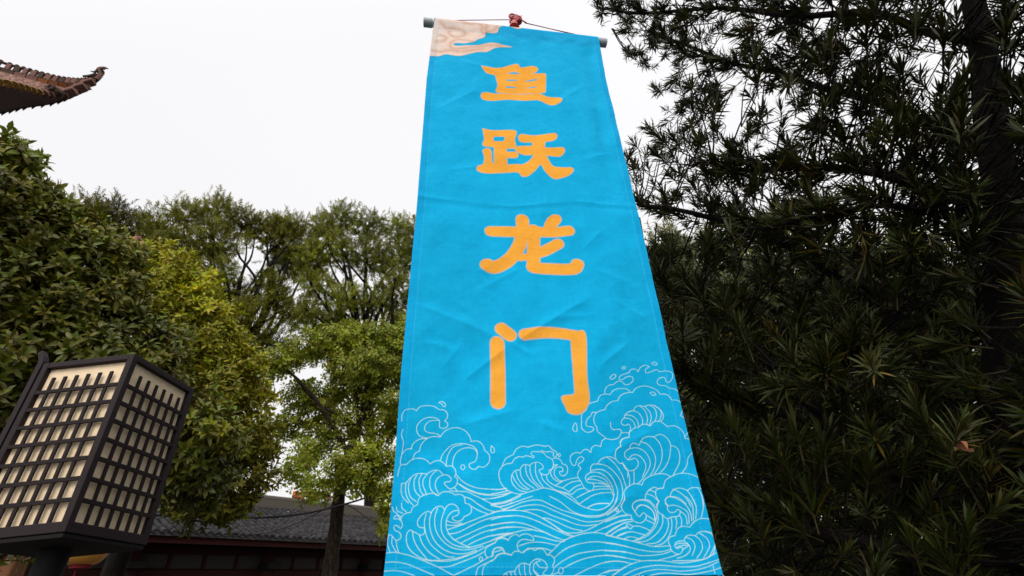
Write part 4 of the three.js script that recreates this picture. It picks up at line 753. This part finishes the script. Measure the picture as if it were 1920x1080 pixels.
  w('656,2166 659,2173 667,2177 672,2172 667,2168 660,2166');
  w('600,2192 627,2197 664,2204 697,2212 724,2217 760,2215');
  w('598,2209 623,2212 653,2217 680,2223 707,2227 737,2228 761,2223');
  w('596,2226 622,2227 654,2230 683,2236 709,2236 740,2233 761,2227');
  w('595,2236 622,2237 649,2242 682,2247');
  w('593,2251 619,2248 641,2250 660,2254');
  w('608,2279 637,2263 660,2254 685,2248 713,2247 741,2248 774,2253 802,2251 836,2245 866,2232');
  w('635,2279 664,2267 694,2260 724,2257 754,2259 781,2261 814,2260 844,2253 870,2246');
  w('662,2279 691,2270 719,2266 747,2267 774,2270 808,2268 838,2262 867,2251');
  w('698,2280 727,2274 755,2274 787,2277 814,2275 845,2270 872,2263');
  w('590,2273 609,2268 629,2267');
  w('728,2246 757,2240 776,2234');
  w('632,2135 636,2131 640,2135 636,2139 632,2135');
  w('852,2259 853,2275');
  // cloud in the corner
  k('11,-30 340,-29 340,-12 329,4 312,32 307,68 279,83 252,84 247,118 215,144 200,165 163,182 116,186 114,205 164,200 217,190 249,174 281,161 324,162 378,163 324,183 292,203 261,234 229,242 178,265 137,284 80,279 51,300 5,307');
  k('357,-24 436,-24 430,-5 402,16 357,-7');
  d('145,17 178,20 211,8 234,33 229,64 241,91');
  d('42,34 66,68 104,65 143,82 155,108 134,128 102,130 82,108 86,88');
  d('200,165 152,156 120,158 100,180 94,209 113,228 186,214 260,186 324,171');
  d('22,263 53,266 93,245 140,250 187,237 239,218');
  d('233,-1 256,14 251,50 257,70');
  d('44,140 66,145 72,162 58,184 32,193');
  d('252,84 284,58 301,30 306,4');
  // the four characters, first their pale rims
  for (pass = 0; pass < 2; pass++) {
    g('240,355 289,352 330,339 367,318 398,307 406,324 419,331 462,311 487,319 482,345 452,369 | 513,357 523,372 516,488 | 466,500 366,512 316,516 | 307,506 313,465 302,393 | 264,392 240,355 / 341,377 382,361 410,370 397,379 341,377 / 351,417 397,415 392,426 351,431 351,417 / 436,412 485,394 480,409 433,423 436,412 / 346,466 391,464 389,475 348,479 346,466 / 432,463 478,446 475,459 434,469 432,463');
    g('245,539 262,527 316,526 366,516 436,513 487,501 526,518 579,525 580,549 551,572 524,565 485,544 435,552 366,551 297,570 263,573 246,562 245,539');
    g('256,763 289,765 332,752 380,748 388,764 380,797 385,833 375,849 349,852 | 349,878 | 387,869 393,887 379,904 349,910 | 351,947 | 391,940 | 416,937 441,910 459,878 | 417,878 387,857 392,838 452,831 | 455,805 | 410,808 399,788 410,767 454,768 507,760 547,751 549,774 532,795 501,803 | 497,841 | 538,838 573,833 573,858 553,879 502,879 | 525,935 566,942 602,938 599,961 572,987 530,1000 498,967 481,929 456,966 431,994 410,1000 390,980 333,987 277,999 244,991 244,969 264,955 267,914 260,886 274,872 288,882 291,917 292,946 | 304,947 | 303,858 | 261,855 264,818 256,763 / 298,797 341,789 339,817 298,826 298,797');
    s('297,1271 402,1264 508,1254 567,1244',20);
    s('405,1210 405,1273 386,1339 353,1391 310,1420 286,1411',21);
    s('444,1250 441,1353 439,1401 | 444,1410 515,1410 574,1402 589,1382',20);
    g('500,1191 520,1176 540,1180 541,1202 517,1234 497,1245 483,1240 487,1217 500,1191');
    s('527,1303 482,1336 444,1352',19);
    s('396,1372 429,1363',12);
    s('335,1639 360,1659',18);
    s('322,1688 325,1784 326,1866',19);
    s('405,1655 463,1646 513,1645 570,1653',16);
    g('551,1651 590,1641 582,1779 584,1832 582,1858 572,1876 556,1890 540,1893 523,1888 517,1876 507,1853 511,1845 532,1842 542,1839 545,1828 546,1724 547,1666');
  }
  // seam stitching
  c.strokeStyle = 'rgba(120,205,235,0.55)'; c.lineWidth = 1.6; c.setLineDash([7, 4]);
  const uL = (v) => { const q = v * 1000; return lerp2([[-60, 6], [0, 7], [488, 12], [1145, 38], [1555, 49], [1780, 55], [1998, 64], [2147, 68], [2290, 68]], q) / 1000; }, uR = (v) => lerp2([[-60, 801], [18, 801], [316, 802], [773, 818], [1190, 833], [1503, 843], [1827, 853], [2062, 862], [2290, 871]], v * 1000) / 1000;
  function lerp2(a, x) { for (let i = 1; i < a.length; i++) if (x <= a[i][0]) return lerp(a[i - 1][1], a[i][1], (x - a[i - 1][0]) / (a[i][0] - a[i - 1][0])); return a[a.length - 1][1]; }
  for (const side of [0, 1]) { c.beginPath(); for (let v = 95; v < 2280; v += 15) { const x = (side ? uR(v / 1000) * 1000 - 24 : uL(v / 1000) * 1000 + 26); if (v === 95) c.moveTo(x, v); else c.lineTo(x, v); } c.stroke(); }
  c.beginPath(); c.moveTo(8, 93); c.lineTo(800, 93); c.stroke(); c.beginPath(); c.moveTo(70, 2262); c.lineTo(868, 2262); c.stroke(); c.setLineDash([]);
  { // weave and faint unevenness of the dye
    const r = rng(5), im = c.getImageData(0, 0, CW, CH), D = im.data;
    for (let j = 0; j < CH; j++) { const row = (r() - 0.5) * 7; for (let i = 0; i < CW; i++) { const q = (j * CW + i) * 4, n = row + (r() - 0.5) * 16 + 5 * noise.noise(i * 0.012, j * 0.012, 3) + 4 * noise.noise(i * 0.05, j * 0.05, 9); for (let a = 0; a < 3; a++) D[q + a] = clamp(D[q + a] + n, 0, 255); } }
    c.putImageData(im, 0, 0);
  }
  const map = new THREE.CanvasTexture(cv); map.colorSpace = THREE.SRGBColorSpace; map.anisotropy = 8;
  const fabric = phys(lin(1, 1, 1), { map, roughness: 0.85, transmission: 0.33, thickness: 0, side: THREE.DoubleSide, specularIntensity: 0.15 });
  // ---- the cloth: fold lines pressed in packing, pulls and slack, a rippled left edge
  const cre = [[58, 1564, 374, 1690, 5, 26], [625, 1507, 350, 1700, 6, 30], [350, 1700, 227, 1814, 5, 24], [366, 1682, 425, 1722, 5, 14], [225, 1939, 372, 1888, 5, 26], [487, 1809, 494, 1864, 3.5, 12], [70, 669, 237, 505, 3, 28], [530, 600, 695, 411, 3, 26], [821, 659, 867, 741, 3, 16], [695, 1512, 800, 1584, 4, 22], [274, 1501, 403, 1410, 3.5, 24], [618, 1755, 728, 1663, 4, 20], [185, 1546, 269, 1616, 3, 20], [606, 1328, 691, 1227, 3, 22], [437, 1918, 509, 1945, 3, 16], [169, 1775, 224, 1689, 3, 18], [102, 1695, 195, 1716, 3, 16], [600, 2010, 760, 1930, 3.5, 26], [120, 2010, 260, 2080, 4, 26], [560, 2150, 700, 2090, 4, 28], [300, 880, 480, 960, 2.5, 24], [640, 900, 760, 830, 2.5, 22], [140, 330, 330, 380, 2.2, 24], [130, 1010, 260, 960, 2.5, 22], [470, 1600, 640, 1570, 3, 22], [640, 1400, 760, 1440, 3, 20]];
  function height(x, y) { // mm -> mm
    let h = 9 * noise.noise(x * 0.0045, y * 0.0022, 1.3) + 5 * noise.noise(x * 0.011, y * 0.008, 4.1) + 1.1 * noise.noise(x * 0.026, y * 0.026, 8.2) + 0.5 * noise.noise(x * 0.07, y * 0.06, 2.2);
    for (const [a, b, e, f, A, w] of cre) {
      const dx = e - a, dy = f - b, L = Math.hypot(dx, dy), s = ((x - a) * dx + (y - b) * dy) / L / L, q = ((x - a) * dy - (y - b) * dx) / L;
      const m = clamp(Math.min(s + 0.15, 1.15 - s) / 0.35, 0, 1); if (m <= 0 || Math.abs(q) > w * 4) continue;
      h += 1.05 * A * m * m * (Math.exp(-Math.abs(q) / (w * 0.55)) - 0.55 * Math.exp(-(((q - w * 1.1) / w) ** 2)));
    }
    const yf = x < 369 ? lerp(1139, 1155, x / 369) : x < 604 ? lerp(1155, 1106, (x - 369) / 235) : lerp(1106, 1114, (x - 604) / 230), q = y - yf;
    h += 3.4 * Math.exp(-Math.abs(q) / 7) * (0.7 + 0.3 * Math.sin(x * 0.02)) - 1.6 * Math.exp(-(((q - 18) / 14) ** 2));
    h -= 9 * Math.exp(-(((x - 742 - 0.02 * (y - 200)) / 34) ** 2)) * smooth(y, 60, 200) * (1 - smooth(y, 800, 1150));               // soft pleat down the right
    h += smooth(y, 80, 20) * 0 + 2.2 * Math.sin(x * 0.055 + 2 * noise.noise(x * 0.01, 1, 1)) * Math.exp(-(((y - 92) / 26) ** 2));    // puckers at the sleeve seam
    h += 26 * smooth(y, 1700, 2290) * Math.sin((x - 90) * 0.0085) - 34 * smooth(y, 1850, 2290) * Math.exp(-(((x - 60) / 60) ** 2));   // the free end swings
    return h;
  }
  const RR = 0.024, NU = 170, NV = 420, P = [], U = [], I = [], NA = 10, rows = [];
  for (let i = 0; i <= NA; i++) rows.push(-i); // placeholder rows for the sleeve, from the back over the top
  const put = (x, y, z, s, v) => { P.push(x, y, z); U.push((x * 1000 - X0) / (X1 - X0), 1 - (v * 1000 - Y0) / (Y1 - Y0)); };
  const line = [];
  for (let i = 0; i < NA; i++) { const a = Math.PI * (1 - i / NA); line.push([null, a]); }
  for (let j = 0; j <= NV; j++) line.push([0.019 + (2.279 - 0.019) * j / NV, 0]);
  for (const [v, a] of line) for (let i = 0; i <= NU; i++) {
    const s = i / NU;
    if (v === null) { const vv2 = 0.019 - RR * Math.sin(a), x = lerp(uL(0.01), uR(0.01), s); put(x, -vv2, -RR + RR * Math.cos(a), s, vv2 - (1 - Math.cos(a)) * 0.01); }
    else { const x = lerp(uL(v), uR(v), s), f = smooth(v, 0.02, 0.09), hem = 0.0008 * (x - uL(v) < 0.024 || uR(v) - x < 0.024 ? 1 : 0); put(x, -v, height(x * 1000, v * 1000) / 1000 * (0.12 + 0.88 * f) + hem, s, v); }
  }
  const M = NU + 1; for (let j = 0; j < line.length - 1; j++) for (let i = 0; i < NU; i++) { const a = j * M + i, b = a + M; I.push(a, b, a + 1, a + 1, b, b + 1); }
  const geo = new THREE.BufferGeometry(); geo.setAttribute('position', new THREE.Float32BufferAttribute(P, 3)); geo.setAttribute('uv', new THREE.Float32BufferAttribute(U, 2)); geo.setIndex(I); geo.computeVertexNormals();
  mesh('cloth', geo, fabric, t);
  // turned-back hems behind the cloth, and the back of the rod sleeve
  const plain = phys(lin(0.012, 0.40, 0.72), { roughness: 0.85, transmission: 0.28, thickness: 0, side: THREE.DoubleSide, specularIntensity: 0.35 });
  function strip(xa, xb, va, vb, n, m) { const P = [], U = [], I = []; for (let j = 0; j <= n; j++) { const v = lerp(va, vb, j / n); for (let i = 0; i <= m; i++) { const x = lerp(xa(v), xb(v), i / m); P.push(x, -v, height(x * 1000, v * 1000) / 1000 * (0.12 + 0.88 * smooth(v, 0.02, 0.09)) - 0.0022 - (v < 0.1 ? 2 * RR * clamp((0.098 - v) / 0.08, 0, 1) : 0)); U.push(i / m, j / n); } } for (let j = 0; j < n; j++) for (let i = 0; i < m; i++) { const a = j * (m + 1) + i, b = a + m + 1; I.push(a, b, a + 1, a + 1, b, b + 1); } const g2 = new THREE.BufferGeometry(); g2.setAttribute('position', new THREE.Float32BufferAttribute(P, 3)); g2.setAttribute('uv', new THREE.Float32BufferAttribute(U, 2)); g2.setIndex(I); g2.computeVertexNormals(); return g2; }
  mesh('hem', strip((v) => uL(v) + 0.0005, (v) => uL(v) + 0.025, 0.1, 2.277, 300, 4), plain, t);
  mesh('hem', strip((v) => uR(v) - 0.024, (v) => uR(v) - 0.0005, 0.1, 2.277, 300, 4), plain, t);
  mesh('hem', strip((v) => uL(v) + 0.027, (v) => uR(v) - 0.026, 2.258, 2.277, 2, 120), plain, t);
  mesh('rod_sleeve', strip((v) => uL(v) + 0.001, (v) => uR(v) - 0.001, 0.0195, 0.0985, 8, 120), plain, t);
  // rod with grey plastic end caps, red cord and its knot
  const rod = mesh('rod', new THREE.CylinderGeometry(0.0185, 0.0185, 0.872, 20).rotateZ(Math.PI / 2).translate(0.4015, -0.0195, -RR), std(lin(0.50, 0.53, 0.55), { roughness: 0.5 }), t);
  for (const x of [-0.022, 0.826]) mesh('end_cap', [new THREE.CylinderGeometry(0.0215, 0.0215, 0.038, 24).rotateZ(Math.PI / 2).translate(x, -0.0195, -RR), new THREE.TorusGeometry(0.0205, 0.0018, 6, 24).rotateY(Math.PI / 2).translate(x + (x < 0 ? -0.019 : 0.019), -0.0195, -RR)], std(lin(0.33, 0.38, 0.40), { roughness: 0.45 }), rod);
  const cordM = std(lin(0.26, 0.012, 0.02), { roughness: 0.7 }), knotM = phys(lin(0.36, 0.014, 0.010), { roughness: 0.55, transmission: 0.15, thickness: 0 }), KX = 0.392, KY = 0.088, z = -RR;
  mesh('cord', [tube([V(-0.002, 0.0, z), V(0.09, 0.024, z), V(0.25, 0.062, z), V(KX - 0.02, KY + 0.002, z)], 0.0021, 6, 30), tube([V(KX + 0.05, KY - 0.012, z), V(0.56, 0.052, z), V(0.73, 0.014, z), V(0.802, -0.002, z)], 0.0019, 6, 30), tube([V(KX + 0.05, KY - 0.016, z + 0.004), V(0.56, 0.046, z + 0.004), V(0.73, 0.01, z + 0.006), V(0.803, -0.006, z + 0.004)], 0.0017, 6, 30)], cordM, t);
  const knot = mesh('knot', [new THREE.TorusKnotGeometry(0.019, 0.0075, 60, 7, 2, 3).translate(KX + 0.004, KY + 0.004, z), new THREE.SphereGeometry(0.02, 10, 8).scale(1.2, 0.9, 0.9).translate(KX + 0.012, KY + 0.002, z)], knotM, t);
  mesh('loop', [new THREE.TorusGeometry(0.015, 0.004, 6, 18).rotateX(0.3).translate(KX - 0.012, KY + 0.022, z + 0.006), new THREE.TorusGeometry(0.014, 0.0032, 6, 18).rotateX(-0.4).rotateY(0.4).translate(KX + 0.046, KY - 0.006, z + 0.004), new THREE.TorusGeometry(0.012, 0.005, 6, 16).rotateY(0.9).translate(KX + 0.012, KY + 0.030, z)], knotM, knot);
  mesh('tail', [new THREE.CylinderGeometry(0.012, 0.026, 0.055, 10, 3).translate(KX - 0.002, KY - 0.036, z), tube([V(KX + 0.014, KY + 0.02, z), V(KX + 0.03, KY + 0.036, z), V(KX + 0.036, KY + 0.052, z)], 0.0022, 5), tube([V(KX - 0.02, KY, z), V(KX - 0.026, KY - 0.02, z), V(KX - 0.022, KY - 0.03, z)], 0.0018, 5)], knotM, knot);
}

renderer.render(scene, camera);
